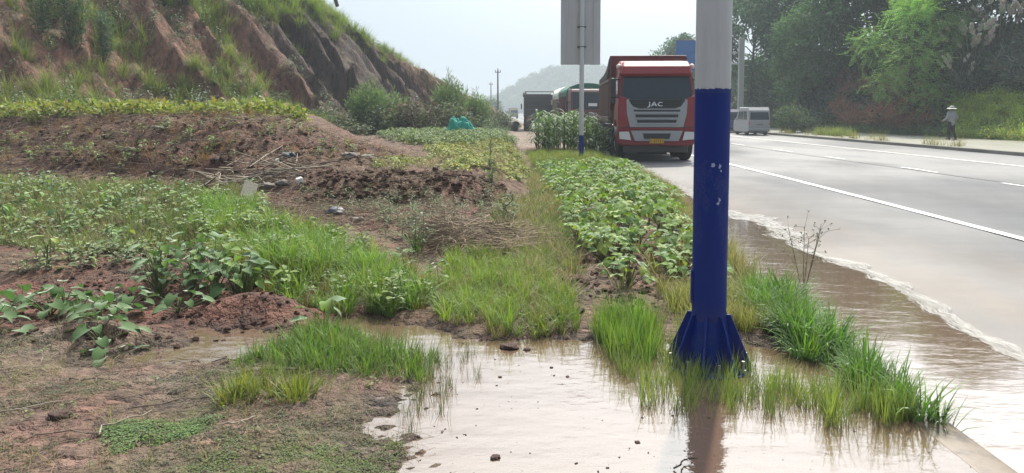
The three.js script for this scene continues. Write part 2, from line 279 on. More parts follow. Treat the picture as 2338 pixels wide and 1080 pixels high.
// ------------------------------------------------------------------ water
function sheet(x0, x1, d0, d1, y, sx, sd) { const m = new MB(); const nx = Math.ceil((x1 - x0) / sx), nd = Math.ceil((d1 - d0) / sd); for (let j = 0; j <= nd; j++) for (let i = 0; i <= nx; i++) { const x = lerp(x0, x1, i / nx), d = lerp(d0, d1, j / nd); m.v(x, y, -d, [1, 1, 1], x, d); } for (let j = 0; j < nd; j++) for (let i = 0; i < nx; i++) { const a = j * (nx + 1) + i; m.q(a, a + 1, a + nx + 2, a + nx + 1); } return m.build(); }
const muddyWater = new THREE.MeshPhysicalMaterial({ color: lin(.125, .082, .056), roughness: .06, ior: 1.85, clearcoat: .45, clearcoatRoughness: .05, bumpMap: rep(rippleTex, .8, 1.5), bumpScale: .009, side: THREE.DoubleSide });
const roadWater = new THREE.MeshPhysicalMaterial({ color: lin(.165, .105, .07), roughness: .06, ior: 2.1, clearcoat: 1, clearcoatRoughness: .06, bumpMap: rep(rippleTex, .45, 1.1), bumpScale: .011, side: THREE.DoubleSide });
{
  const shp = new MB(); const L = dSteps(1.6, 7.2, .2, 1).map((d) => [d, [[-3.2, WATER], [-1, WATER], [1, WATER], [vergeEdge(d) - .06, WATER]]]);
  tag(part('puddle', strip(L, null, 1), muddyWater), 'shallow muddy flood water over the near pavement', null, null, 'structure');
  const waterEdge = [[1, 3.3], [4.6, 3.38], [5.3, 3.39], [5.9, 3.53], [6.9, 3.64], [7.5, 3.66], [8.25, 3.47], [9, 3.62], [9.5, 3.74], [10.6, 3.82], [11.6, 3.6], [13, 3.62], [15, 3.75], [18, 3.85], [20, 3.8], [21, 3.62]];
  const fx = (d) => piece(waterEdge, d) + .035 * n2(d * 2.2, 4) + .02 * n2(d * 7, 9);
  tag(part('puddle', strip(dSteps(1, 21, .12, 1.004).map((d) => [d, [0, .25, .5, .75, 1].map((f) => [lerp(vergeEdge(d) - .1, fx(d), f), -.028])]), null, 1), roadWater), 'brown water lying along the near edge of the road', null, null, 'structure');
  // sky glint painted as a pale band where the water ends on the asphalt
  const fm = new MB(); let prev = null;
  for (const d of dSteps(1, 20, .05, 1.004)) { const w = piece([[1, .34], [5, .3], [6.5, .3], [7.6, .4], [8.1, .22], [8.6, .3], [9.4, .6], [11, .75], [12.5, .4], [15, .35], [20, .2]], d) * (.9 + .3 * n2(d * 1.4, 7)), c = fx(d), row = [-.55, -.2, .15, .5].map((f, k) => { const x = c + f * w; return fm.v(x, Math.max(-.0235, roadH(x) + .011), -d, [1, 1, 1], k / 3, d * .6); }); if (prev) for (let k = 0; k < 3; k++) fm.q(prev[k], prev[k + 1], row[k + 1], row[k]); prev = row; }
  const glintAlpha = texture(512, (i, x) => { const u = x / 511, e = Math.min(u, 1 - u) * 2, n = .6 * TN.mid[i] + .4 * TN.fine[i]; return sm(.0, .5, e * 1.5 + (n - .5) * 1.9 - .28) * (.15 + .9 * TN.fine[i]); });
  tag(part('glint_band', fm.build(), new THREE.MeshStandardMaterial({ color: lin(.36, .345, .325), alphaMap: glintAlpha, transparent: true, bumpMap: rep(clodTex, 3), bumpScale: .004, roughness: .3, side: THREE.DoubleSide })), 'painted pale sky glint on wet grit along the edge of the water on the road', null, null, 'structure');
}
// ------------------------------------------------------------------ the cut hillside
const onHill = [];                                         // tufts may grow here: [point, normal up part, t, s]
{
  const nt = 470, ns = 150, m = new MB();
  for (let j = 0; j <= ns; j++) for (let i = 0; i <= nt; i++) { const t = 4 + 100 * Math.pow(i / nt, 1.0), s = -1 + (j / ns < .75 ? j / ns / .75 * 13 : 13 + Math.pow((j / ns - .75) / .25, 1.6) * 60), p = hillPoint(t, s); m.v(p.x, p.y, p.z, [1, 1, 1], t / 1.6, s / 1.6); }
  for (let j = 0; j < ns; j++) for (let i = 0; i < nt; i++) { const a = j * (nt + 1) + i; m.q(a, a + 1, a + nt + 2, a + nt + 1); }
  const g = m.build(), N = g.attributes.normal, P = g.attributes.position, C = g.attributes.color;
  for (let k = 0; k < P.count; k++) {
    const x = P.getX(k), y = P.getY(k), z = P.getZ(k), ny = Math.abs(N.getY(k)), i = k % (nt + 1), j = (k / (nt + 1)) | 0, t = 4 + 100 * i / nt, s = -1 + (j / ns < .75 ? j / ns / .75 * 13 : 20);
    const a = fbm(t * .5, s * .5 + y, 4), b = fbm(t * 2.2, s * 2.2, 3);
    let c = mixc([.19, .082, .055], [.3, .155, .105], clamp(.5 + .9 * a)); c = mixc(c, [.12, .07, .055], clamp(.2 + 1.1 * b)); c = mixc(c, [.055, .043, .045], .85 * sm(27, 30, t + 1.5 * a) * sm(47, 43, t + 2 * b) * sm(.9, .7, ny));  // last mix: darker cliff soil, with its shadow put into the colour as well
    c = mixc(c, [.10, .10, .045], sm(.62, .86, ny + .18 * a) * .75); c = mixc(c, [.09, .11, .04], sm(6, 9, s + 2 * a) * .7);
    if (t > 47) c = mixc(c, [.2, .175, .11], sm(47, 51, t) * .7 * sm(8, 4, s));
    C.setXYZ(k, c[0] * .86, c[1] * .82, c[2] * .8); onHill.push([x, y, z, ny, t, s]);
  }
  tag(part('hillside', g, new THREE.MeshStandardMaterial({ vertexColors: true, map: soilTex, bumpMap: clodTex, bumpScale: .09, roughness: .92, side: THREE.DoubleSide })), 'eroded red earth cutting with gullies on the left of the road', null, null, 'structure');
}
{ // bank on the far side
  const m = new MB(), nd = 90, nx = 46;
  for (let j = 0; j <= nd; j++) for (let i = 0; i <= nx; i++) { const d = 6 + 150 * j / nd, x = bankFoot(d) - .4 + Math.pow(i / nx, 1.5) * 60; m.v(x, bankH(x, d) + (i ? .02 : -.1), -d, mixc([.045, .06, .026], [.1, .075, .05], clamp(.2 + fbm(x * .3, d * .3, 3))), x / 1.6, d / 1.6); }
  for (let j = 0; j < nd; j++) for (let i = 0; i < nx; i++) { const a = j * (nx + 1) + i; m.q(a, a + 1, a + nx + 2, a + nx + 1); }
  tag(part('bank', m.build(), new THREE.MeshStandardMaterial({ vertexColors: true, map: soilTex, bumpMap: clodTex, bumpScale: .1, roughness: .95, side: THREE.DoubleSide })), 'overgrown earth bank rising behind the far pavement', null, null, 'structure');
}
// ------------------------------------------------------------------ vehicles
const bx = (w, h, d, x, y, z, r = .02) => new RoundedBoxGeometry(w, h, d, 2, Math.min(r, w / 2.1, h / 2.1, d / 2.1)).translate(x, y, z);
const cyl = (r0, r1, h, x, y, z, ax = 'y', n = 24) => { const g = new THREE.CylinderGeometry(r0, r1, h, n); if (ax === 'x') g.rotateZ(Math.PI / 2); if (ax === 'z') g.rotateX(Math.PI / 2); return g.translate(x, y, z); };
const merge = (L) => mergeGeometries(L.map((g) => (g.index ? g.toNonIndexed() : g)).map((g) => { for (const k of Object.keys(g.attributes)) if (!['position', 'normal', 'uv'].includes(k)) g.deleteAttribute(k); return g; }));
const shape = (P) => { const s = new THREE.Shape(); P.forEach(([a, b], i) => (i ? s.lineTo(a, b) : s.moveTo(a, b))); return s; };
// side profile [[z, y] ...] drawn across the width (x), rounded edges
function across(P, w, x, bevel = .05) { return new THREE.ExtrudeGeometry(shape(P.map(([z, y]) => [-z, y])), { depth: w - 2 * bevel, bevelEnabled: bevel > 0, bevelSize: bevel * .8, bevelThickness: bevel, bevelSegments: 3, steps: 1 }).translate(0, 0, bevel - w / 2).rotateY(Math.PI / 2).translate(x, 0, 0); }
// front outline [[x, y] ...] with a depth in z
function front(P, d, z, bevel = .01) { return new THREE.ExtrudeGeometry(shape(P), { depth: d, bevelEnabled: bevel > 0, bevelSize: bevel, bevelThickness: bevel, bevelSegments: 2 }).translate(0, 0, z); }
const narrow = (g) => { const p = g.attributes.position; for (let i = 0; i < p.count; i++) { const k = clamp((p.getY(i) - 1.9) / 1.25); p.setX(i, p.getX(i) * (1 - .085 * k * k)); } g.computeVertexNormals(); return g; };
const mirrorX = (P) => P.map(([x, y]) => [-x, y]).reverse();
const paintM = (r, g, b, o = {}) => new THREE.MeshPhysicalMaterial({ color: lin(r, g, b), roughness: .5, clearcoat: .3, clearcoatRoughness: .3, side: THREE.DoubleSide, map: paintTex, ...o });
const VM = {
  red: paintM(.235, .01, .018, { roughness: .55, clearcoat: .2 }), bed: paintM(.13, .018, .028, { clearcoat: .15, roughness: .6 }), bedSide: mat(.17, .10, .09, .75, { map: paintTex }), glass: new THREE.MeshPhysicalMaterial({ color: lin(.008, .02, .032), roughness: .08, ior: 1.5, side: THREE.DoubleSide }),
  black: mat(.018, .02, .024, .55), rubber: mat(.022, .022, .024, .85, { bumpMap: clodTex, bumpScale: .004 }), dirty: mat(.07, .065, .06, .9), silver: mat(.3, .31, .33, .38, { metalness: .35 }), chrome: mat(.6, .6, .62, .25, { metalness: .9 }), rim: mat(.28, .27, .26, .6, { metalness: .3 }),
  lamp: new THREE.MeshPhysicalMaterial({ color: lin(.55, .55, .55), roughness: .15, clearcoat: 1, metalness: .3, side: THREE.DoubleSide }), amber: paintM(.75, .28, .04), tail: paintM(.45, .02, .02), maroon: paintM(.12, .03, .035, { clearcoat: .25 }), pale: mat(.62, .5, .48, .5), green: mat(.03, .17, .12, .75, { bumpMap: clodTex, bumpScale: .01 }), tan: mat(.33, .28, .2, .8, { map: paintTex }), white: mat(.72, .72, .7, .6), tarp: mat(.06, .055, .055, .85, { bumpMap: clodTex, bumpScale: .02 }), grey: mat(.085, .085, .09, .8, { map: paintTex, bumpMap: clodTex, bumpScale: .01 }), van: paintM(.32, .32, .335, { roughness: .45 }), car: paintM(.035, .05, .09),
};
const font = await new FontLoader().loadAsync('fonts/droid/droid_sans_bold.typeface.json');
function wheel(t, x, y, z, r, w, dual, turn = 0) {
  const g = new THREE.Group(); g.name = 'wheel'; g.position.set(x, y, z); g.rotation.y = turn; t.add(g);
  const tyre = (dx) => { const P = [[.56, -.5], [.9, -.5], [.985, -.4], [1, -.28], [1, .28], [.985, .4], [.9, .5], [.56, .5]].map(([a, b]) => new THREE.Vector2(a * r, b * w)); return new THREE.LatheGeometry(P, 28).rotateZ(Math.PI / 2).translate(dx, 0, 0); };
  part('tyre', merge(dual ? [tyre(-w * .55), tyre(w * .55)] : [tyre(0)]), VM.rubber, g);
  part('rim', merge([cyl(r * .58, r * .58, w * (dual ? 1.9 : .7), 0, 0, 0, 'x', 20), cyl(r * .2, r * .24, w * (dual ? 2.3 : 1.08), 0, 0, 0, 'x', 12)]), VM.rim, g);
  return g;
}
{ // the red tipper that faces the camera
  const t = thing('tipper_truck', 'red tipper truck with a silver grille facing the camera at the road edge', 'truck', [4.83, .0, -22.9], -.075);
  part('cab', narrow(across([[-.02, .98], [.0, 1.5], [-.05, 1.75], [-.3, 2.68], [-.24, 2.76], [-.34, 2.92], [-.62, 3.06], [-1.3, 3.12], [-2.0, 3.06], [-2.06, 1.0], [-1.62, .98], [-1.5, 1.2], [-1.2, 1.32], [-.8, 1.3], [-.55, 1.1], [-.5, .98]].reverse(), 2.34, 0, .09).translate(0, 0, -.075)), VM.red, t);
  part('windscreen', front([[-1.06, 0], [-1.07, .28], [-.99, .98], [.99, .98], [1.07, .28], [1.06, 0]], .03, 0, .02).rotateX(-.262).translate(0, 1.74, -.035), VM.glass, t);
  part('visor_panel', narrow(across([[-.17, 2.7], [-.13, 2.74], [-.2, 2.92], [-.42, 3.06], [-.5, 3.04], [-.4, 2.7]].reverse(), 2.22, 0, .07)), VM.red, t);
  for (const x of [-.32, .02, .36]) part('roof_lamp', bx(.11, .05, .06, x, 2.875, -.175, .02), VM.amber, t);
  for (const x of [-.86, .86]) part('marker_lamp', bx(.24, .035, .05, x, 2.79, -.15, .012), VM.pale, t);
  const nose = part('nose_panel', front([[-.86, 1.92], [-.72, 1.72], [-.55, 1.66], [.55, 1.66], [.72, 1.72], [.86, 1.92]], .05, .0, .015), VM.black, t);
  const letters = new TextGeometry('JAC', { font, size: .155, depth: .02, curveSegments: 4 }); letters.computeBoundingBox();
  letters.scale(1.3, .82, 1).translate(-.275, 1.72, .07); part('lettering', letters, VM.chrome, t);
  const gr = part('grille', front([[-.92, 1.9], [-.9, 1.5], [-.8, 1.08], [.8, 1.08], [.9, 1.5], [.92, 1.9], [.86, 1.93], [.7, 1.71], [.52, 1.645], [-.52, 1.645], [-.7, 1.71], [-.86, 1.93]], .05, -.005, .015), VM.silver, t);
  for (const [y, w, h] of [[1.585, 1.42, .06], [1.42, 1.3, .085], [1.255, 1.2, .085]]) part('slot', bx(w, h, .03, 0, y, .055, .012), VM.black, gr);
  for (const y of [1.5, 1.335, 1.17]) part('slat', bx(1.45 - (1.6 - y) * .4, .045, .05, 0, y, .065, .015), VM.silver, gr);
  for (const s of [-1, 1]) {
    const P = [[.9, 1.92], [1.12, 2.02], [1.165, 1.7], [1.15, 1.08], [.84, 1.08], [.93, 1.5]]; part('corner_panel', front(s > 0 ? P : mirrorX(P), .06, -.03, .025), VM.red, t);
    const L = [[.79, .68], [1.13, .72], [1.14, .92], [.86, .93]]; part('headlight', front(s > 0 ? L : mirrorX(L), .05, .045, .012), VM.lamp, t);
    part('step', bx(.3, .2, .7, s * 1.0, .55, -.95, .03), VM.dirty, t);
    part('side_window', front([[.35, 2.0], [.5, 2.62], [1.25, 2.62], [1.25, 2.0]], .02, 0, .005).rotateY(Math.PI / 2).scale(1, 1, 1).translate(s * 1.165, 0, 0), VM.glass, t);
    const m = part('mirror', merge([bx(.13, .62, .2, s * 1.34, 2.28, -.12, .05), bx(.16, .2, .18, s * 1.34, 1.88, -.12, .05)]), VM.black, t); for (const y of [2.56, 2.0]) part('mirror_arm', bx(.25, .04, .05, s * 1.22, y, -.2, .015), VM.black, m); part('fuel_tank', bx(.6, .55, 1.2, s * .92, .75, -4.4, .1), VM.dirty, t);
    part('air_horn', new THREE.SphereGeometry(.085, 14, 10).translate(s * 1.13, 2.96, -.45), VM.pale, t);
    wheel(t, s * 1.04, .5, -1.1, .5, .3, false, .1); wheel(t, s * 1.04, .5, -2.95, .5, .3, false);
    for (const z of [-6.3, -7.65]) wheel(t, s * .93, .5, z, .5, .28, true);
    part('mudguard', new THREE.TorusGeometry(.56, .035, 6, 20, Math.PI).scale(1, 1, 6).rotateY(Math.PI / 2).translate(s * 1.04, .5, -1.1), VM.black, t);
  }
  part('bumper', merge([front([[-1.16, .98], [-1.19, .85], [-1.16, .6], [-.95, .54], [.95, .54], [1.16, .6], [1.19, .85], [1.16, .98]], .1, -.12, .04), bx(2.3, .1, .12, 0, 1.03, -.01, .04)]), VM.red, t);
  part('bumper_grille', front([[-.78, .96], [-.66, .66], [.66, .66], [.78, .96]], .05, .03, .01), VM.silver, t);
  part('intake', front([[-.42, .88], [-.38, .72], [.38, .72], [.42, .88]], .03, .075, .006), VM.black, t);
  part('seam', bx(2.2, .03, .05, 0, 1.075, .035, .01), VM.black, t);
  const cv = document.createElement('canvas'); cv.width = 256; cv.height = 84; const cx = cv.getContext('2d'); cx.fillStyle = '#c79a1c'; cx.fillRect(0, 0, 256, 84); cx.strokeStyle = '#2a2417'; cx.lineWidth = 4; cx.strokeRect(6, 6, 244, 72); cx.fillStyle = '#1f1a10'; cx.font = 'bold 62px sans-serif'; cx.textAlign = 'center'; cx.fillText('C·67721', 128, 64);
  const ct = new THREE.CanvasTexture(cv); ct.colorSpace = THREE.SRGBColorSpace; const pl = new THREE.BoxGeometry(.44, .145, .012); part('number_plate', pl.translate(0, .65, .112), new THREE.MeshStandardMaterial({ map: ct, roughness: .5 }), t);
  for (const x of [-.5, .35]) part('wiper', bx(.62, .018, .02, x, 1.8, .09, .006), VM.black, t);
  part('underguard', merge([bx(2.0, .28, .12, 0, .42, -.2, .05), bx(.9, .12, .1, 0, .26, -.9, .03), cyl(.08, .08, 2.0, 0, .5, -1.1, 'x', 10), cyl(.16, .16, .3, 0, .48, -1.1, 'x', 12)]), VM.dirty, t);
  part('chassis', merge([bx(.16, .3, 7.9, -.42, .88, -4.4), bx(.16, .3, 7.9, .42, .88, -4.4), cyl(.1, .1, 1.9, 0, .5, -6.3, 'x', 10), cyl(.1, .1, 1.9, 0, .5, -7.65, 'x', 10), cyl(.08, .08, 1.9, 0, .5, -2.95, 'x', 10)]), VM.dirty, t);
  // tipping body
  const b = part('tipper_body', merge([bx(2.44, .12, 5.7, 0, 1.2, -5.25), bx(2.5, 2.1, .09, 0, 2.3, -2.36, .02), bx(.09, 1.45, 5.7, -1.22, 1.9, -5.25, .02), bx(.09, 1.45, 5.7, 1.22, 1.9, -5.25, .02), bx(2.5, 1.45, .08, 0, 1.9, -8.1, .02)]), VM.bedSide, t);
  part('headboard', merge([bx(2.5, .9, .1, 0, 2.93, -2.29, .02), bx(2.56, .07, .14, 0, 3.4, -2.29, .02), bx(.07, 1.8, .12, -1.24, 2.5, -2.26, .02), bx(.07, 1.8, .12, 1.24, 2.5, -2.26, .02)]), VM.bed, b);
  for (const s of [-1, 1]) { part('rail', merge([bx(.14, .12, 5.7, s * 1.25, 2.62, -5.25, .03), bx(.14, .2, 5.7, s * 1.25, 1.28, -5.25, .03)]), VM.bedSide, b); for (let k = 0; k < 15; k++) part('rib', bx(.09, 1.15, .12, s * 1.27, 1.96, -2.6 - k * .385, .02), VM.bedSide, b);
    part('tarp', across([[-2.3, 3.36], [-2.45, 3.15], [-2.8, 2.95], [-3.4, 2.78], [-4.4, 2.7], [-8.1, 2.68], [-8.1, 2.84], [-5.5, 2.9], [-4.2, 2.98], [-3.2, 3.15], [-2.7, 3.3]], .16, s * 1.22, .05), VM.tarp, b); }
}
function lorry(name, label, pos, o) {
  const t = thing(name, label, 'truck', pos, o.turn ?? 0);
  part('cab', across([[0, .75], [.02, 1.6], [-.14, 2.62], [-.3, 2.8], [-1.7, 2.84], [-1.75, .8], [-1.5, .8], [-1.35, 1.1], [-.85, 1.1], [-.7, .8]].reverse(), 2.4, 0, .08).translate(0, 0, -.07), o.cab, t);
  part('windscreen', front([[-1.07, 0], [-1.02, .86], [1.02, .86], [1.07, 0]], .03, 0, .02).rotateX(-.155).translate(0, 1.74, .01), VM.glass, t);
  part('roof_edge', bx(2.3, .16, .3, 0, 2.76, -.28, .07), o.roof ?? o.cab, t);
  if (o.paper) part('paper', bx(.5, .17, .006, .05, 1.95, .045, .002), VM.white, t);
  const em = part('emblem', merge([new THREE.TorusGeometry(.14, .022, 8, 24).translate(-.02, 1.36, .06), bx(.03, .2, .02, -.02, 1.36, .06), bx(.2, .03, .02, -.02, 1.36, .06)]), VM.chrome, t);
  part('grille', merge([bx(1.6, .05, .04, 0, 1.12, .05), bx(1.6, .05, .04, 0, 1.0, .05), bx(1.6, .05, .04, 0, .88, .05)]), VM.black, t);
  part('bumper', bx(2.44, .34, .2, 0, .6, .05, .06), VM.dirty, t);
  for (const s of [-1, 1]) { part('headlight', bx(.32, .2, .06, s * .92, .95, .05, .03), VM.lamp, t); part('mirror', bx(.1, .5, .2, s * 1.42, 1.95, -.1, .04), VM.black, t); part('mirror_arm', bx(.28, .04, .05, s * 1.28, 2.1, -.15, .01), VM.black, t); wheel(t, s * 1.02, .5, -1.1, .5, .3, false); wheel(t, s * .93, .5, -5.4, .5, .28, true); wheel(t, s * .93, .5, -6.7, .5, .28, true); }
  part('chassis', merge([bx(.9, .3, 7, 0, .85, -4.2), cyl(.09, .09, 1.9, 0, .5, -5.4, 'x', 8), cyl(.09, .09, 1.9, 0, .5, -6.7, 'x', 8), cyl(.09, .09, 1.9, 0, .5, -1.1, 'x', 8)]), VM.dirty, t);
  const body = part('cargo_body', bx(2.48, 1.75, 5.8, 0, 1.95, -4.85, .04), o.body, t);
  for (const s of [-1, 1]) for (let k = 0; k < 8; k++) part('rib', bx(.07, 1.6, .1, s * 1.27, 1.95, -2.3 - k * .72, .02), o.body, body);
  const arch = []; for (let k = 0; k <= 12; k++) { const a = Math.PI * k / 12; arch.push([1.27 * Math.cos(a), 2.72 + o.arch * Math.sin(a)]); } part('canopy', front([...arch, [-1.27, 2.5], [1.27, 2.5]], 5.9, -7.8, .02), o.tarp, t);
  return t;
}
lorry('canvas_truck', 'maroon truck with a green canopy parked behind the red tipper', [5.25, 0, -42.5], { cab: VM.maroon, roof: VM.pale, body: VM.maroon, tarp: VM.green, arch: .52, paper: true });
lorry('cargo_truck', 'tan truck with a pale cover at the back of the parked trucks', [5.55, 0, -52.5], { cab: VM.tan, body: VM.tan, tarp: VM.white, arch: .75, turn: .02 });
{ // tipper seen from behind on the left
  const t = thing('tipper_truck', 'dark grey tipper truck seen from behind on the dirt shoulder', 'truck', [3.12, .02, -58.8], Math.PI - .03);
  const b = part('tipper_body', merge([bx(2.4, .12, 5.4, 0, 1.15, 2.75), bx(.09, 1.75, 5.4, -1.18, 2.0, 2.75), bx(.09, 1.75, 5.4, 1.18, 2.0, 2.75), bx(2.4, 1.9, .09, 0, 2.1, 5.4)]), VM.grey, t);
  const tg = part('tailgate', bx(2.36, 1.72, .1, 0, 2.0, -.03, .03), VM.grey, b); for (const y of [1.3, 1.65, 2.0, 2.35, 2.7]) part('rib', bx(2.3, .07, .06, 0, y, -.1, .02), VM.grey, tg); for (const s of [-1, 0, 1]) part('rib', bx(.1, 1.7, .06, s * 1.1, 2.0, -.09, .02), VM.grey, tg);
  part('rail', merge([bx(2.3, .07, .07, 0, 3.1, .1), bx(.06, .3, .06, -1.1, 2.96, .1), bx(.06, .3, .06, 1.1, 2.96, .1)]), VM.black, b);
  part('tarp', across([[0, 2.86], [.2, 2.98], [5.4, 3.05], [5.4, 2.86]], .3, 1.15, .08), VM.tarp, b);
  part('cloth', merge([bx(.3, .5, .12, -1.05, 2.5, -.16, .06).rotateZ(.08), bx(.16, .4, .1, -.98, 2.25, -.15, .05)]), VM.pale, b);
  part('cab', across([[5.6, .8], [5.6, 2.9], [7.2, 2.9], [7.4, 1.6], [7.4, .8]], 2.4, 0, .08), VM.maroon, t);
  for (const s of [-1, 1]) { wheel(t, s * .93, .5, 1.1, .5, .28, true); wheel(t, s * .93, .5, 2.45, .5, .28, true); wheel(t, s * 1.04, .5, 6.4, .5, .3, false); part('mud_flap', bx(.62, .5, .03, s * .92, .52, .42, .01), VM.black, t); part('tail_lamp', bx(.3, .14, .06, s * .85, .95, .1, .02), VM.tail, t); part('mirror', bx(.1, .5, .2, s * 1.42, 2.0, 7.2, .04), VM.black, t); }
  part('chassis', merge([bx(.9, .3, 7, 0, .85, 3.6), bx(2.2, .12, .1, 0, .7, .2)]), VM.dirty, t);
}
function minivan(name, label, pos, turn, m, o) {            // rear at z = 0, nose towards -z
  const { w, h, L } = o, t = thing(name, label, o.cat, pos, turn);
  const P = [[0, .32], [.05, h * .5], [-.1, h * .9], [-.28, h], [-L * .62, h], [-L * .8, h * .62], [-L * .98, h * .52], [-L, .32], [-L + .35, .26], [-L * .5, .24], [-.3, .26]];
  part('body', across(P.slice().reverse(), w, 0, .09), m, t);
  part('rear_window', front([[-w * .43, 0], [-w * .4, h * .27], [w * .4, h * .27], [w * .43, 0]], .02, 0, .012).rotateX(-.2).translate(0, h * .58, .082), VM.glass, t);
  for (const s of [-1, 1]) {
    const sw = part('side_window', front([[L * .1, h * .58], [L * .12, h * .88], [L * .6, h * .88], [L * .72, h * .6]], .02, 0, .006).rotateY(Math.PI / 2).translate(s * (w / 2 + .005) - .01, 0, 0), VM.glass, t);
    part('pillar', merge([bx(.03, h * .32, .07, s * (w / 2 + .012), h * .73, -L * .3, .008), bx(.03, h * .32, .06, s * (w / 2 + .012), h * .73, -L * .47, .008)]), m, sw);
    part('tail_lamp', bx(.1, .26, .1, s * (w / 2 - .06), h * .47, .06, .03), VM.tail, t);
    wheel(t, s * (w / 2 - .1), .29, -.62, .29, .17, false); wheel(t, s * (w / 2 - .1), .29, -L + .65, .29, .17, false);
    part('mirror', bx(.12, .14, .1, s * (w / 2 + .08), h * .58, -L * .74, .03), m, t);
  }
  part('bumper', bx(w * .98, .2, .14, 0, .38, .05, .06), o.bumper ?? m, t);
  part('handle_strip', bx(w * .6, .045, .03, 0, h * .5, .095, .01), VM.black, t);
  part('number_plate', bx(.4, .13, .015, 0, h * .42, .1, .004), o.plate ?? VM.dirty, t);
  return t;
}
minivan('minivan', 'silver grey minivan seen from behind beside the far kerb', [17.0, 0, -48.6], -.02, VM.van, { w: 1.42, h: 1.78, L: 3.3, cat: 'van' });
minivan('parked_car', 'dark blue car in front of the silver minivan', [17.15, 0, -54.5], 0, VM.car, { w: 1.7, h: 1.66, L: 4.1, cat: 'car' });
{ // far away on the road
  const t = thing('light_truck', 'small pale truck far down the road near the horizon', 'truck', [3.2, .02, -165], .05);
  part('cab', across([[0, .5], [.02, 1.2], [-.3, 2.0], [-1.4, 2.05], [-1.4, .5]].reverse(), 1.8, 0, .08), VM.tan, t); part('windscreen', front([[-.75, 0], [-.68, .6], [.68, .6], [.75, 0]], .02, 0, .01).rotateX(-.35).translate(0, 1.3, .06), VM.glass, t); part('cargo_body', bx(1.9, 1.5, 3.4, 0, 1.6, -3.2, .04), VM.tan, t); part('bumper', bx(1.8, .2, .1, 0, .5, .03, .03), VM.black, t);
  for (const s of [-1, 1]) { wheel(t, s * .75, .36, -.7, .36, .2, false); wheel(t, s * .75, .36, -3.8, .36, .2, false); part('headlight', bx(.25, .14, .05, s * .65, .8, .03, .02), VM.lamp, t); }
}
// ------------------------------------------------------------------ posts and signs
const toS = (v) => Math.pow(clamp(v), 1 / 2.2);
const postTex = (base, mud) => texture(512, (i, x, y) => { const v = y / 512, st = .5 * TN.fine[((x * 3) % 512)] + .5 * TN.mid[(x * 2) % 512 + ((y >> 4) % 512) * 512], sc = TN.mid[i] > .66 && speck[(i >> 1)] > .6 ? .5 : 0; let c = base.map((q) => q * (.94 + .12 * st)); const k = clamp(mud * (sm(.28, .0, v) * (.25 + 1.3 * (TN.fine[i] - .35)) + .16 * sm(.55, .72, TN.coarse[i]))); c = mixc(c, [.16, .12, .09], k); c = mixc(c, base.map((q) => q * .6 + .1), sc * .5); return c.map(toS); }, true);
const SM = { blue: new THREE.MeshPhysicalMaterial({ color: lin(1, 1, 1), roughness: .55, specularIntensity: .4, side: THREE.DoubleSide, map: postTex([.004, .019, .17], .55), bumpMap: clodTex, bumpScale: .0008 }), white: mat(1, 1, 1, .5, { map: postTex([.5, .5, .52], .3), bumpMap: clodTex, bumpScale: .001 }), plate: mat(.5, .48, .5, .55, { metalness: .1, map: paintTex }), bolt: mat(.35, .33, .3, .5, { metalness: .6 }), scar: mat(.32, .36, .5, .7), conc: new THREE.MeshStandardMaterial({ color: lin(.42, .42, .4), map: asphaltTex, roughness: .85 }), signBlue: mat(.012, .13, .42, .45), clamp: mat(.12, .12, .13, .6, { metalness: .4 }), wood: mat(.1, .085, .07, .9) };
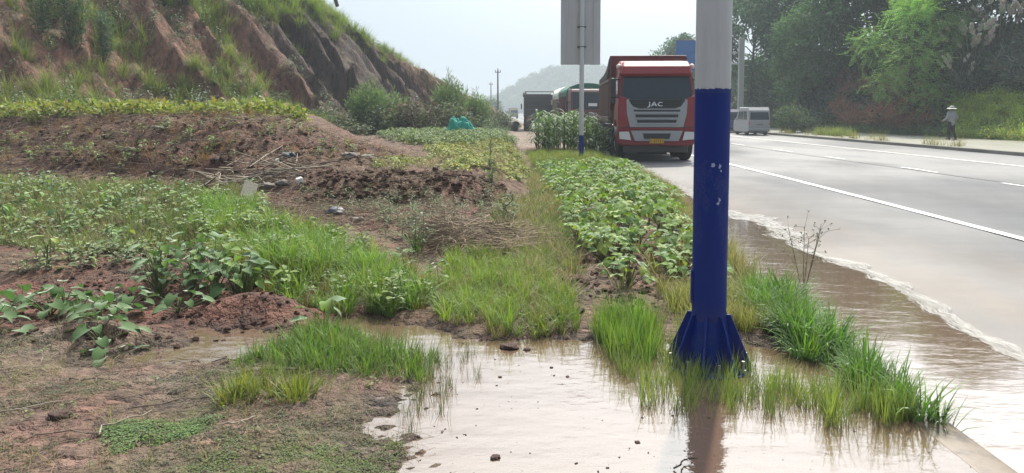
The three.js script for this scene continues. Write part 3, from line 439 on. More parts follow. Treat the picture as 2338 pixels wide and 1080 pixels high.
{
  const t = thing('sign_post', 'big round steel post painted blue below and white above, with a finned foot', 'post', [1.225, .0, -4.28]);
  part('blue_shaft', new THREE.CylinderGeometry(.1005, .0985, 1.62, 40, 1, true).translate(0, .865, 0), SM.blue, t);
  part('white_shaft', new THREE.CylinderGeometry(.102, .1005, 4.4, 40).translate(0, 3.876, 0), SM.white, t);
  { const m = new MB(), R = rng(8); let a0 = null; for (let k = 0; k <= 60; k++) { const a = k / 60 * 6.2832, x = Math.sin(a) * .1022, z = Math.cos(a) * .1022, b = m.v(x, 1.655, z), e = m.v(x, 1.679 + .006 * n2(k * .4, 1) + .003 * R(), z); if (a0) m.q(a0[0], b, e, a0[1]); a0 = [b, e]; } part('paint_edge', m.build(), SM.blue, t); }
  const fin = new THREE.ExtrudeGeometry(shape([[.09, .06], [.238, .06], [.238, .1], [.122, .372], [.09, .372]]), { depth: .008, bevelEnabled: true, bevelSize: .002, bevelThickness: .002, bevelSegments: 1 }).translate(0, 0, -.004);
  for (let k = 0; k < 8; k++) { const f = part('fin', fin, SM.blue, t); f.rotation.y = (k + .5) * Math.PI / 4; }
  part('collar', new THREE.CylinderGeometry(.104, .165, .3, 8, 1, true, Math.PI / 8).translate(0, .2, 0), SM.blue, t);
  part('base_plate', new THREE.CylinderGeometry(.245, .245, .02, 40).translate(0, .055, 0), SM.blue, t);
  for (let k = 0; k < 8; k++) { const a = k * Math.PI / 4, x = Math.sin(a) * .222, z = Math.cos(a) * .222, b = part('bolt', merge([new THREE.CylinderGeometry(.009, .009, .07, 10).translate(0, .1, 0), new THREE.CylinderGeometry(.016, .016, .018, 6).translate(0, .075, 0)]), SM.bolt, t); b.position.set(x, 0, z); }
  part('hatch_edge', merge([bx(.014, .2, .012, -.1, .53, .012, .003), bx(.012, .2, .02, -.1, .53, -.01, .003)]), SM.blue, t);
  const scar = (a, y, w, h, s) => { const m = new MB(), c = m.v(Math.sin(a) * .1028, y, Math.cos(a) * .1028), N = 14, ring = []; for (let k = 0; k < N; k++) { const f = k / N * 6.283, r = .7 + .45 * n2(k * .9, s), aa = a + Math.cos(f) * w * r / .1, yy = y + Math.sin(f) * h * r; ring.push(m.v(Math.sin(aa) * .1026, yy, Math.cos(aa) * .1026)); } for (let k = 0; k < N; k++) m.t(c, ring[k], ring[(k + 1) % N]); part('worn_patch', m.build(), SM.scar, t); };
  scar(-.2, 1.25, .013, .017, 1); scar(.2, 1.238, .011, .018, 5); scar(.26, 1.215, .008, .012, 9); scar(.2, 1.05, .008, .022, 13); scar(.1, 1.03, .012, .01, 17);
}
{
  const t = thing('road_sign', 'grey back of a tall road sign on a thin post by the maize', 'sign', [2.37, 0, -21.6]);
  part('post', new THREE.CylinderGeometry(.066, .066, 4.6, 24).translate(0, 3.02, 0), SM.white, t); part('blue_band', new THREE.CylinderGeometry(.069, .069, .92, 24).translate(0, .41, 0), SM.blue, t);
  const p = part('panel', bx(1.15, 2.5, .03, -.03, 4.16, -.1, .012), SM.plate, t); for (const x of [-.42, -.03, .36]) part('stiffener', bx(.05, 2.4, .02, x, 4.16, -.075, .006), SM.plate, p);
  for (const y of [3.42, 3.99, 4.9]) part('clamp', merge([bx(.26, .045, .03, 0, y, -.06, .008), new THREE.TorusGeometry(.07, .012, 6, 20).rotateX(Math.PI / 2).translate(0, y, 0)]), SM.clamp, t);
}
{
  const t = thing('direction_sign', 'blue direction sign showing above the red tipper', 'sign', [20.9, .1, -71]);
  part('post', new THREE.CylinderGeometry(.13, .15, 8.3, 18).translate(0, 4.15, 0), SM.white, t); part('arm', merge([bx(4.4, .12, .12, -2, 7.3, 0, .03), bx(4.4, .12, .12, -2, 6.2, 0, .03)]), SM.white, t);
  const p = part('panel', bx(4.9, 2.9, .06, -1.75, 6.75, .12, .03), SM.signBlue, t); part('frame_rim', merge([bx(4.98, .06, .08, -1.75, 8.2, .12, .02), bx(4.98, .06, .08, -1.75, 5.3, .12, .02)]), SM.clamp, p);
}
{
  const t = thing('utility_pole', 'pale concrete pole with short cross arms behind the silver minivan', 'pole', [19.6, .1, -60.5]);
  part('shaft', merge([bx(.42, 7.4, .34, 0, 3.7, 0, .03)]), SM.conc, t); for (const y of [5.3, 6.2]) part('cross_arm', merge([bx(1.15, .11, .12, -.62, y, .1, .02), bx(.5, .08, .1, .3, y - .1, .1, .02)]), SM.conc, t);
  for (const y of [3.2, 4.3]) part('bracket', bx(.3, .07, .1, .3, y, 0, .02), SM.conc, t);
}
function farPole(label, x, d, h) { const t = thing('power_pole', label, 'pole', [x, -.1, -d]); part('shaft', new THREE.CylinderGeometry(.1, .17, h, 10).translate(0, h / 2, 0), SM.wood, t); part('cross_arm', bx(.9, .12, .12, 0, h - .35, 0, .02), SM.wood, t); part('insulator', merge([cyl(.05, .05, .25, -.38, h - .15, 0), cyl(.05, .05, .25, .38, h - .15, 0), cyl(.05, .05, .3, 0, h + .1, 0)]), SM.wood, t); }
farPole('thin power pole left of the dark tipper, standing against the haze', -.28, 112, 7.9);
farPole('fainter shorter power pole left of the other one in the haze', -2, 170, 8.2);
{ // the pole on top of the cutting, at the edge of the picture
  const t = thing('power_pole', 'leaning pole at the top of the cutting by the upper edge', 'pole', [-8.6, 7.2, -39.2]); part('shaft', new THREE.CylinderGeometry(.09, .1, 5, 10).rotateZ(.28).translate(-.5, 2.2, 0), SM.wood, t);
}
// ------------------------------------------------------------------ the person walking on the far footway
function field(bones, c, half, res, k) {                  // bones [[ax,ay,az, bx,by,bz, ra, rb] ...] joined smoothly and meshed
  const mc = new MarchingCubes(res, new THREE.MeshBasicMaterial(), false, false, 200000); mc.isolation = 0;
  const N = mc.size, h = mc.halfsize, hs = Array.isArray(half) ? half : [half, half, half];
  for (let z = 0; z < N; z++) for (let y = 0; y < N; y++) for (let x = 0; x < N; x++) {
    const px = c[0] + (x - h) / h * hs[0], py = c[1] + (y - h) / h * hs[1], pz = c[2] + (z - h) / h * hs[2]; let d = 9;
    for (const [ax, ay, az, bx_, by, bz, ra, rb] of bones) { const ex = bx_ - ax, ey = by - ay, ez = bz - az, t = clamp(((px - ax) * ex + (py - ay) * ey + (pz - az) * ez) / (ex * ex + ey * ey + ez * ez + 1e-9)), q = Math.hypot(px - ax - ex * t, py - ay - ey * t, pz - az - ez * t) - lerp(ra, rb, t), u = clamp(.5 + .5 * (q - d) / k); d = lerp(q, d, u) - k * u * (1 - u); }
    mc.field[x + y * N + z * N * N] = -d;
  }
  mc.update();
  const n = mc.count, P = new Float32Array(n * 3); for (let i = 0; i < n; i++) for (let j = 0; j < 3; j++) P[i * 3 + j] = c[j] + mc.positionArray[i * 3 + j] * hs[j];
  let g = new THREE.BufferGeometry(); g.setAttribute('position', new THREE.BufferAttribute(P, 3)); g = mergeVertices(g, 1e-4); g.computeVertexNormals(); g.setAttribute('uv', new THREE.BufferAttribute(new Float32Array(g.attributes.position.count * 2), 2)); return g;
}
{
  const t = thing('person', 'person in grey jacket, dark trousers and wide pale sun hat on the far footway', 'person', [23.0, .125, -37.6], .28);
  const skin = mat(.3, .18, .12, .6), J = { lw: [-.2, .98, -.27], rw: [.27, .99, -.25] };
  const body = [[0, .88, 0, 0, 1.22, .01, .125, .13], [0, 1.22, .01, 0, 1.36, .015, .13, .1], [-.16, 1.36, .01, .16, 1.36, .01, .06, .06], [0, 1.36, .01, 0, 1.5, -.01, .055, .05], [-.18, 1.35, .01, -.25, 1.1, -.02, .05, .042], [-.25, 1.1, -.02, ...J.lw, .042, .028], [.18, 1.35, .01, .3, 1.11, .02, .05, .042], [.3, 1.11, .02, ...J.rw, .042, .028],
    [-.085, .86, 0, -.1, .47, -.06, .09, .06], [-.1, .47, -.06, -.105, .08, -.01, .056, .036], [.085, .86, 0, .13, .47, .0, .09, .06], [.13, .47, 0, .18, .09, .13, .056, .036], [-.105, .05, .02, -.12, .035, -.16, .035, .03], [.18, .06, .15, .17, .035, -.03, .035, .03]];
  const head = [[0, 1.55, -.015, 0, 1.6, -.02, .085, .09], [0, 1.5, -.06, 0, 1.56, -.07, .05, .06], [0, 1.545, -.115, 0, 1.57, -.1, .012, .01], [-.085, 1.55, -.01, -.088, 1.575, -.005, .014, .016], [.085, 1.55, -.01, .088, 1.575, -.005, .014, .016], [0, 1.45, 0, 0, 1.52, -.01, .05, .05]];
  const hand = (w, s) => { const [x, y, z] = w, L = [[x, y, z, x, y - .03, z - .06, .024, .03]]; for (let f = 0; f < 4; f++) { const o = (f - 1.5) * .017, len = [.03, .036, .033, .024][f]; L.push([x + o, y - .035, z - .085, x + o, y - .055, z - .085 - len, .009, .008], [x + o, y - .055, z - .085 - len, x + o, y - .085, z - .08 - len, .008, .007]); } L.push([x - s * .03, y - .02, z - .03, x - s * .045, y - .045, z - .075, .011, .009], [x - s * .045, y - .045, z - .075, x - s * .035, y - .07, z - .1, .009, .008]); return L; };
  part('body', merge([field(body, [0, .8, 0], .84, 90, .05), field(head, [0, 1.55, -.02], .16, 60, .02), field(hand(J.lw, -1), [J.lw[0], J.lw[1] - .045, J.lw[2] - .06], .1, 56, .006), field(hand(J.rw, 1), [J.rw[0], J.rw[1] - .045, J.rw[2] - .06], .1, 56, .006)]), skin, t);
  part('jacket', field([[0, .86, .005, 0, 1.22, .02, .155, .165], [0, 1.22, .02, 0, 1.37, .02, .165, .12], [-.17, 1.365, .012, .17, 1.365, .012, .075, .075], [-.185, 1.35, .01, -.255, 1.1, -.02, .075, .062], [-.255, 1.1, -.02, -.215, 1.0, -.22, .062, .05], [.185, 1.35, .01, .305, 1.11, .02, .075, .066], [.305, 1.11, .02, .28, 1.0, -.2, .066, .052]], [.02, 1.08, 0], .46, 80, .05), mat(.27, .28, .31, .9, { bumpMap: clodTex, bumpScale: .01 }), t);
  part('trousers', field([[-.05, .87, 0, .05, .87, 0, .125, .125], [-.085, .84, 0, -.1, .47, -.06, .108, .082], [-.1, .47, -.06, -.105, .1, -.01, .08, .062], [.085, .84, 0, .13, .47, 0, .108, .082], [.13, .47, 0, .18, .12, .12, .08, .062]], [.02, .52, 0], .5, 80, .03), mat(.018, .022, .035, .9), t);
  for (const [x, y, z] of [[-.11, .045, -.06], [.175, .05, .07]]) part('shoe', field([[x, y, z + .08, x, y - .005, z - .11, .044, .038]], [x, y, z], .17, 32, .01), VM.black, t);
  part('hair', new THREE.SphereGeometry(.102, 18, 12, 0, 6.2832, 0, 1.9).rotateX(.5).translate(0, 1.585, .0), mat(.015, .013, .012, .8), t);
  const hat = part('sun_hat', new THREE.LatheGeometry([[0, .1], [.06, .098], [.1, .075], [.112, .0], [.12, -.012], [.2, -.032], [.235, -.05], [.236, -.044], [.2, -.022], [.122, -.002]].map(([a, b]) => new THREE.Vector2(a, b)), 32).rotateX(.06).translate(0, 1.625, 0), mat(.55, .54, .53, .8), t); part('hat_band', new THREE.CylinderGeometry(.108, .114, .03, 28, 1, true).translate(0, 1.645, 0), mat(.12, .12, .13, .8), hat);
}
// ------------------------------------------------------------------ plants
const leafMat = (r, g, b, o = {}) => new THREE.MeshPhysicalMaterial({ color: lin(r, g, b), vertexColors: true, roughness: 1, transmission: .45, thickness: 0, clearcoat: .08, clearcoatRoughness: .45, side: THREE.DoubleSide, ...o });
const LM = { bean: leafMat(.145, .25, .03), beanPale: leafMat(.22, .29, .04), beanDark: leafMat(.09, .18, .03), squash: leafMat(.065, .145, .03), corn: leafMat(.1, .175, .05), lime: leafMat(.2, .26, .035), grass: leafMat(1.15, 1.15, 1, { clearcoat: .1 }), tree: leafMat(1.5, 1.75, 1.3, { transmission: .4, clearcoat: .08 }), shrub: leafMat(1, 1, 1, { transmission: .42, clearcoat: .04 }), stem: mat(.09, .11, .04, .8), bark: mat(.075, .06, .045, .9, { bumpMap: clodTex, bumpScale: .03 }), dry: mat(1, 1, 1, .85, { vertexColors: true }) };
const X1 = V(1, 0, 0), Z1 = V(0, 0, 1), O0 = V(0, 0, 0);
const ground = (x, d) => groundH(x, d);
function inPoly(P, x, y) { return polyDist(P, x, y) > 0; }
// places spread over an outline in (x, d), spaced at random
function spread(P, n, R, gap = 0) { const xs = P.map((p) => p[0]), ys = P.map((p) => p[1]), out = []; let tries = 0; while (out.length < n && tries++ < n * 60) { const x = rr(Math.min(...xs), Math.max(...xs), R), y = rr(Math.min(...ys), Math.max(...ys), R); if (!inPoly(P, x, y)) continue; if (gap && out.some((o) => (o[0] - x) ** 2 + (o[1] - y) ** 2 < gap * gap)) continue; out.push([x, y]); } return out; }

// --- grass tufts
function tuft(n, L0, L1, w, lean, curl, c0, c1, seed, rad = .05, seg = 4) {
  const R = rng(seed), m = new MB();
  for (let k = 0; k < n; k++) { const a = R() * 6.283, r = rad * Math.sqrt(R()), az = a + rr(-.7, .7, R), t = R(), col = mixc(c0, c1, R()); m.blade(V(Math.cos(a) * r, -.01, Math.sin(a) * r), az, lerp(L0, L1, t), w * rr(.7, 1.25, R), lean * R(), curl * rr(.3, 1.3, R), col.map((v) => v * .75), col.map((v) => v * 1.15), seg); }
  return m.build();
}
const G_ = { lushA: [.085, .18, .016], lushB: [.165, .275, .025], dark: [.045, .12, .02], yel: [.27, .26, .06], straw: [.30, .24, .13], olive: [.14, .165, .045] };
const TUFT = {
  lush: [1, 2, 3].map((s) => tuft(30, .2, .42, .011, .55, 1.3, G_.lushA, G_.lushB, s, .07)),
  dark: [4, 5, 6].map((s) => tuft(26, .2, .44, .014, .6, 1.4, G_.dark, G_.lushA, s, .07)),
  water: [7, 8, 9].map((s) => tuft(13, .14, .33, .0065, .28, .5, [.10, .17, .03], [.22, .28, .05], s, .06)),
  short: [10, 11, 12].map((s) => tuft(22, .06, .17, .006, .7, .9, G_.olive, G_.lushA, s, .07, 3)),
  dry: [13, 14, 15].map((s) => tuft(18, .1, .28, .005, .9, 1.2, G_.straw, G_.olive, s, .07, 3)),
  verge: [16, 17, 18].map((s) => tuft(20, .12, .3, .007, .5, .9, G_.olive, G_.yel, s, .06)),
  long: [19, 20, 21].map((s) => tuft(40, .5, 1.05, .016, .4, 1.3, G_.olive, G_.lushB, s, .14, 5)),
};
function weed(n, L, w, h, c0, c1, seed, shape = 1) { const R = rng(seed), m = new MB(); for (let k = 0; k < n; k++) { const az = R() * 6.283, y = h * Math.pow(R(), .7), r = .02 + .05 * R() * (1 - y / h * .5), dir = V(Math.cos(az), rr(-.1, .55, R), Math.sin(az)).normalize(), side = V(-Math.sin(az), rr(-.3, .3, R), Math.cos(az)).normalize(); m.leaf(V(Math.cos(az) * r, y, Math.sin(az) * r), dir, side, L * rr(.6, 1.2, R), w * rr(.7, 1.2, R), rr(.1, .7, R), mixc(c0, c1, R()), shape, .15, 2); } m.stick(V(0, -.02, 0), V(.01, h, .01), .004, .002, c0, 4); return m.build(); }
const WEED = { small: [31, 32, 33].map((s) => weed(12, .06, .035, .09, [.07, .12, .03], [.16, .23, .05], s)), mid: [34, 35, 36].map((s) => weed(18, .085, .05, .22, [.07, .13, .035], [.16, .24, .05], s)), lance: [37, 38].map((s) => weed(26, .11, .022, .4, [.06, .11, .04], [.13, .19, .07], s, 0)), moss: [39, 40].map((s) => weed(16, .022, .014, .02, [.06, .1, .02], [.12, .16, .03], s)), cover: [41, 42, 43].map((s) => weed(16, .075, .06, .12, [.17, .22, .03], [.3, .32, .05], s)) };
// scatter variants of a tuft over an outline
function sow(name, label, cat, P, n, geos, m, o = {}) {
  const R = rng(o.seed ?? n + 17), per = geos.map(() => [[], []]), tint = o.tint ?? [1, 1, 1];
  let got = 0, tries = 0; const xs = P.map((p) => p[0]), ys = P.map((p) => p[1]), x0 = Math.min(...xs), x1 = Math.max(...xs), y0 = Math.min(...ys), y1 = Math.max(...ys);
  while (got < n && tries++ < n * 40) {
    const x = rr(x0, x1, R), d = rr(y0, y1, R), s = polyDist(P, x, d) + .12 * n2(x * 3, d * 3); if (s < 0) continue;
    if (o.clump && n2b(x * (o.freq ?? 1.6), d * (o.freq ?? 1.6)) + rr(-.35, .35, R) < o.clump) continue;
    const h = groundH(x, d); if (o.dry && h < WATER + .004) continue; if (o.max && h > o.max) continue;
    const k = Math.floor(R() * geos.length), sc = rr(.65, 1.25, R) * (o.scale ?? 1) * (o.edge ? lerp(.55, 1, sm(0, .3, s)) : 1), v = rr(.72, 1.25, R), warm = rr(-.12, .16, R);
    per[k][0].push(M4(x, h - .005, -d, R() * 6.283, sc, rr(-.12, .12, R), rr(-.12, .12, R))); per[k][1].push(lin(tint[0] * v * (1 + warm), tint[1] * v, tint[2] * v * (1 - warm))); got++;
  }
  // variants of one stand of grass are one stand: joined as children of one object
  const g = new THREE.Group(); g.name = numbered(name); scene.add(g); tag(g, label, cat, null, 'stuff');
  geos.forEach((geo, k) => { if (!per[k][0].length) return; const im = new THREE.InstancedMesh(geo, m, per[k][0].length); im.name = 'tufts'; per[k][0].forEach((x, i) => im.setMatrixAt(i, x)); per[k][1].forEach((c, i) => im.setColorAt(i, c)); im.castShadow = im.receiveShadow = true; im.userData.kind = 'stuff'; g.add(im); });
  return g;
}
const Z = {
  lush: [[-4.3, 9.9], [-3.3, 10.2], [-2.5, 8.6], [-1.9, 8.2], [-1.2, 7.1], [-.5, 6.4], [-.45, 5.4], [-1.1, 5.3], [-1.7, 5.6], [-2.15, 6.2], [-3.2, 7.8]],
  mid: [[-.5, 5.2], [-.45, 7.2], [.42, 7.5], [.55, 5.5], [.48, 4.9], [.1, 4.8], [-.2, 5.0]],
  island: [[.62, 5.1], [.64, 4.0], [.68, 3.62], [1.0, 3.56], [1.5, 3.6], [2.0, 3.55], [2.0, 3.75], [1.5, 3.95], [1.46, 4.2], [1.32, 4.6], [1.2, 5.1]],
  verge: [[1.25, 4.75], [1.3, 5.9], [2.1, 5.9], [2.0, 4.85]],
  kerbGrass: [[1.75, 4.8], [1.9, 5.85], [2.45, 6.05], [2.6, 5.7], [2.3, 4.4], [2.24, 3.35], [2.03, 3.35], [1.92, 4.3]],
  path: [[.05, 7], [-.1, 10.4], [.5, 12], [.7, 17], [1.0, 17], [.95, 10], [.75, 6.6], [.4, 5.4]],
  corner: [[.8, 17], [.9, 25], [3.3, 25], [3.5, 20], [3.35, 17]],
  margin: [[1.95, 6.1], [2.25, 8], [2.5, 10], [2.9, 13], [3.1, 17], [3.45, 19], [3.3, 16], [3.1, 13], [2.7, 10], [2.45, 8], [2.2, 6.1]],
  field: [[-11, 14], [-7, 12.3], [-3.6, 11.4], [-3.9, 10], [-3, 7.8], [-3.6, 6.9], [-9, 9]],
  front: [[-1.6, 4.7], [-1.25, 4.95], [-.85, 4.85], [-.5, 4.6], [-.3, 4.2], [-.55, 4.0], [-1.1, 4.05], [-1.5, 4.3]],
  terrace: [[-2.3, 12.6], [-1.2, 11.6], [.1, 11.7], [.55, 15], [.7, 24], [-.6, 27], [-2.2, 22], [-1.4, 15]],
  near: [[-3.6, 4.9], [-1.2, 4.3], [-.2, 4.2], [-.1, 2.6], [-3, 2.6]],
  beans: [[.95, 17.8], [3.15, 17.6], [2.85, 13.5], [2.5, 10.6], [2.15, 8.1], [1.95, 6.3], [1.75, 6.05], [1.0, 6.0], [.82, 8], [.85, 11]],
};
// --- leafy things with leaves as parts
function leafGeo(L, w, shape, droop, seg = 4) { return new MB().leaf(O0, X1, Z1, L, w, droop, [1, 1, 1], shape, .12, seg).build(); }
function trifoliate(L, w) { const m = new MB(); for (const [a, o] of [[0, .02], [1.15, 0], [-1.15, 0]]) m.leaf(V(o, 0, 0), V(Math.cos(a), 0, Math.sin(a)), V(-Math.sin(a), 0, Math.cos(a)), L * (a ? .88 : 1), w, .35, [1, 1, 1].map((v) => v * (a > 0 ? .93 : 1.04)), 1, .1, 3); return m.build(); }
const LG = { bean: [trifoliate(.095, .075), trifoliate(.085, .07)], heart: [leafGeo(.105, .1, 2, .4), leafGeo(.085, .082, 2, .6)], ovate: [leafGeo(.09, .06, 1, .35), leafGeo(.08, .052, 1, .5)] };
function leafyPlant(name, label, cat, group, o, R) {
  const t = thing(name, label, cat, [0, 0, 0], 0, group), st = new MB();
  for (let k = 0; k < o.n; k++) {
    const az = k * 2.4 + rr(-.4, .4, R), f = (k + .6) / o.n, hy = o.h * lerp(.25, 1, Math.pow(f, .8)) * rr(.85, 1.1, R), r = o.r * rr(.35, 1, R) * (1 - .45 * f), tip = V(Math.cos(az) * r, hy, Math.sin(az) * r), root = V(rr(-.02, .02, R), hy * .15 * R(), rr(-.02, .02, R)), mid = V().lerpVectors(root, tip, .55).add(V(0, hy * .12, 0));
    st.stick(root, mid, .0045, .0035, [1, 1, 1], 4); st.stick(mid, tip, .0035, .0022, [1, 1, 1], 4);
    const m = part('leaf', o.geos[k % o.geos.length], o.mats[Math.floor(R() * o.mats.length)], t); m.position.copy(tip); m.rotation.order = 'YXZ'; m.rotation.set(rr(-.35, .35, R), -az + rr(-.4, .4, R), rr(o.tilt?.[0] ?? -.5, o.tilt?.[1] ?? .5, R)); m.scale.setScalar(rr(.75, 1.25, R));
  }
  if (o.h > .12) st.stick(V(0, -.03, 0), V(0, o.h * .6, 0), .006, .004, [1, 1, 1], 5);
  part('stem', st.build(), o.stem ?? LM.stem, t); return t;
}
function plantRow(make, places, R, label, group, s0 = .8, s1 = 1.2) {
  const protos = []; places.forEach(([x, d, s = 1], i) => { let o; if (protos.length < 4) protos.push(o = make()); else o = copy(protos[i % 4]); o.position.set(x, groundH(x, d) - .01, -d); o.rotation.y = R() * 6.283; o.scale.setScalar(rr(s0, s1, R) * s); });
}
{
  const R = rng(301); 
  plantRow(() => leafyPlant('bean_plant', 'bean plant with broad bright green leaves in the bed beside the road', 'bean plant', 'bean plants in the roadside bed', { n: 8, h: .27, r: .17, geos: LG.bean, mats: [LM.bean, LM.bean, LM.bean, LM.beanDark, LM.beanDark, LM.beanPale], tilt: [-.8, .4] }, R), spread(Z.beans, 240, R, .2), R, null, null, .65, 1.15);
}
// ------------------------------------------------------------------ loose things on the ground
const DM = { wood: mat(.16, .12, .09, .9), pale: mat(.33, .28, .22, .9), darkwood: mat(.07, .055, .045, .9), white: mat(.7, .69, .66, .6), slab: mat(.26, .24, .19, .85, { map: asphaltTex, bumpMap: clodTex, bumpScale: .006 }), stone: mat(.17, .15, .135, .9, { bumpMap: clodTex, bumpScale: .012 }), clod: mat(.07, .04, .033, .95, { bumpMap: clodTex, bumpScale: .02 }), orange: mat(.2, .08, .045, .8), net: new THREE.MeshPhysicalMaterial({ color: lin(.02, .34, .27), roughness: 1, transmission: .3, thickness: 0, side: THREE.DoubleSide, bumpMap: clodTex, bumpScale: .02 }), black: mat(.02, .02, .023, .6, { bumpMap: clodTex, bumpScale: .02 }) };
function rock(r, seed, sy = .6) { const g = mergeVertices(new THREE.IcosahedronGeometry(r, 3).deleteAttribute('normal').deleteAttribute('uv')), p = g.attributes.position; for (let i = 0; i < p.count; i++) { const x = p.getX(i) / r, y = p.getY(i) / r, z = p.getZ(i) / r, k = 1 + .28 * n3(x * 1.1 + seed, y * 1.1, z * 1.1) + .12 * n3(x * 3 + seed, y * 3, z * 3), f = Math.max(-.5, Math.min(.62, y)) / (y || 1); p.setXYZ(i, x * r * k, y * r * k * sy * (Math.abs(y) > .5 ? f : 1), z * r * k); } g.setAttribute('uv', new THREE.BufferAttribute(new Float32Array(p.count * 2).map((_, i) => (i % 2 ? p.getY(i >> 1) : p.getX(i >> 1)) * 4), 2)); g.computeVertexNormals(); return g; }
const lay = (name, label, cat, geo, m, x, d, dy = 0, turn = 0, group) => { const o = part(name, geo, m); o.position.set(x, groundH(x, d) + dy, -d); o.rotation.y = turn; return tag(o, label, cat, group); };
{ // brushwood heap
  const R = rng(901), t = thing('brush_pile', 'heap of dead sticks and twigs against the dug bank', 'brush pile', [-3.95, 0, -11.9]);
  for (let k = 0; k < 90; k++) { const x = rr(-.85, .95, R), z = rr(-.75, .55, R), y = groundH(-3.95 + x, 11.9 - z) + .03 + .2 * R() * Math.exp(-x * x * 2), a = R() * 6.283, L = rr(.14, .5, R) * (k < 12 ? 1.5 : 1), e = V(Math.cos(a) * L, rr(-.25, .45, R) * L, Math.sin(a) * L), m = new MB(), c = V(x, y, z), k1 = V().addVectors(c, e).add(V(rr(-.05, .05, R), rr(-.03, .05, R), 0)); m.stick(V().subVectors(c, e), c, .008, .0115); m.stick(c, k1, .0115, .005); part('stick', m.build(), R() < .6 ? DM.pale : R() < .5 ? DM.wood : DM.darkwood, t); }
}
function twigs(P, n, label, seed, h, L0, L1, m = LM.dry) {
  const R = rng(seed), g = [0, 1, 2, 3].map((k) => { const b = new MB(), R2 = rng(seed + k), c = mixc([.28, .22, .15], [.14, .10, .075], k / 3); let p = V(0, 0, 0), a = 0; for (let j = 0; j < 4; j++) { a += rr(-.5, .5, R2); const q = V(p.x + .25 * Math.cos(a), p.y + rr(-.02, .03, R2), p.z + .25 * Math.sin(a)); b.stick(p, q, .0075, .006, c, 3); p = q; } return b.build(); });
  const grp = new THREE.Group(); grp.name = numbered('straw_litter'); scene.add(grp); tag(grp, label, 'straw', null, 'stuff'); const spots = spread2(P, n, R);
  g.forEach((geo, k) => { const S = spots.filter((_, i) => i % 4 === k), im = new THREE.InstancedMesh(geo, m, S.length); im.name = 'straw'; im.userData.kind = 'stuff'; S.forEach(([x, d], i) => { const s = rr(L0, L1, R); im.setMatrixAt(i, M4(x, groundH(x, d) + .004 + h * R(), -d, R() * 6.283, s, rr(-.15, .15, R), rr(-.25, .25, R))); const v = rr(.55, 1.35, R); im.setColorAt(i, lin(v, v * .98, v * .95)); }); grp.add(im); });
}
function spread2(P, n, R) { const xs = P.map((p) => p[0]), ys = P.map((p) => p[1]), out = []; let k = 0; while (out.length < n && k++ < n * 40) { const x = rr(Math.min(...xs), Math.max(...xs), R), y = rr(Math.min(...ys), Math.max(...ys), R); if (polyDist(P, x, y) > 0 && n2(x * 1.3 + 40, y * 1.3) + rr(-.9, .9, R) > -.2 && (groundH(x, y) > WATER || y > 6)) out.push([x, y]); } return out; }
twigs([[-3.8, 5], [-1.2, 4.6], [-.3, 4.2], [-.1, 2.6], [-3, 2.6]], 3600, 'dead straw and fine twigs strewn over the foreground silt', 911, .006, .03, .17);
twigs([[-9, 13], [-3.5, 12], [-1.8, 9], [-3, 7], [-6, 7]], 2600, 'dead straw strewn over the left field', 912, .03, .12, .4);
twigs([[-13, 19], [-5.5, 16.6], [-1.6, 15], [-1.8, 13], [-4, 11.6], [-7, 13], [-12, 16]], 4200, 'dead straw strewn over the dug bank of red earth', 913, .05, .15, .6);
twigs([[-3.4, 11.5], [-.1, 11.4], [.1, 9.6], [-1.5, 8.4], [-3, 9.5]], 2200, 'dead stalks strewn below the low dug bank', 914, .03, .12, .42);
twigs([[-.75, 8.4], [.0, 8.6], [.3, 7.9], [.05, 7.2], [-.6, 7.3]], 1500, 'flattened heap of dead straw at the foot of the path', 915, .13, .2, .5);
twigs([[.3, 5.6], [.5, 9], [.75, 12], [1.2, 8], [1.4, 5.4], [.9, 5.1]], 1100, 'dead stalks on the bare strip beside the bean bed', 916, .01, .06, .22);
lay('concrete_slab', 'broken flat concrete slab leaning in the weeds below the brush heap', 'slab', new RoundedBoxGeometry(.2, .3, .05, 2, .012).rotateX(-.75).rotateZ(-.35).rotateY(.3), DM.slab, -3.62, 10.75, .12);
lay('white_block', 'white chunk lying right of the broken slab', 'block', new RoundedBoxGeometry(.1, .09, .08, 2, .02).rotateZ(.3).rotateX(.2), DM.white, -3.0, 11.15, .05, .6);
lay('white_box', 'small white box on the brush heap', 'box', new RoundedBoxGeometry(.06, .06, .05, 2, .008).rotateZ(.1), DM.white, -3.62, 12.15, .14, .3);
lay('rag', 'orange brown rag in the brush heap', 'rag', rock(.1, 3, .5), DM.orange, -3.85, 12.2, .06, 1);
[[-3.58, 11.45, .13, 'grey stone at the right foot of the brush heap'], [-3.3, 11.35, .11, 'grey stone between the brush heap and the white chunk'], [-3.85, 11.3, .07, 'small grey stone at the left foot of the brush heap'], [-2.72, 13.6, .16, 'flat brown stone high on the dug bank'], [-2.45, 13.7, .13, 'pale beige stone on the dug bank right of the brown one'], [-6.9, 15.2, .16, 'pale stone chip near the top of the long bank'], [-7.1, 14.4, .1, 'small pale stone at the foot of the long bank'], [-4.9, 10.2, .12, 'pale stone in the weedy field'], [-4.25, 8.7, .1, 'grey stone at the left of the lush grass'], [-1.75, 9.1, .09, 'dark blue grey stone below the low bank']].forEach(([x, d, r, l], i) => lay('stone', l, 'stone', rock(r, i * 3.1, .6), i === 3 || i === 9 ? DM.stone : i > 3 ? DM.slab : DM.stone, x, d, r * .2, i));
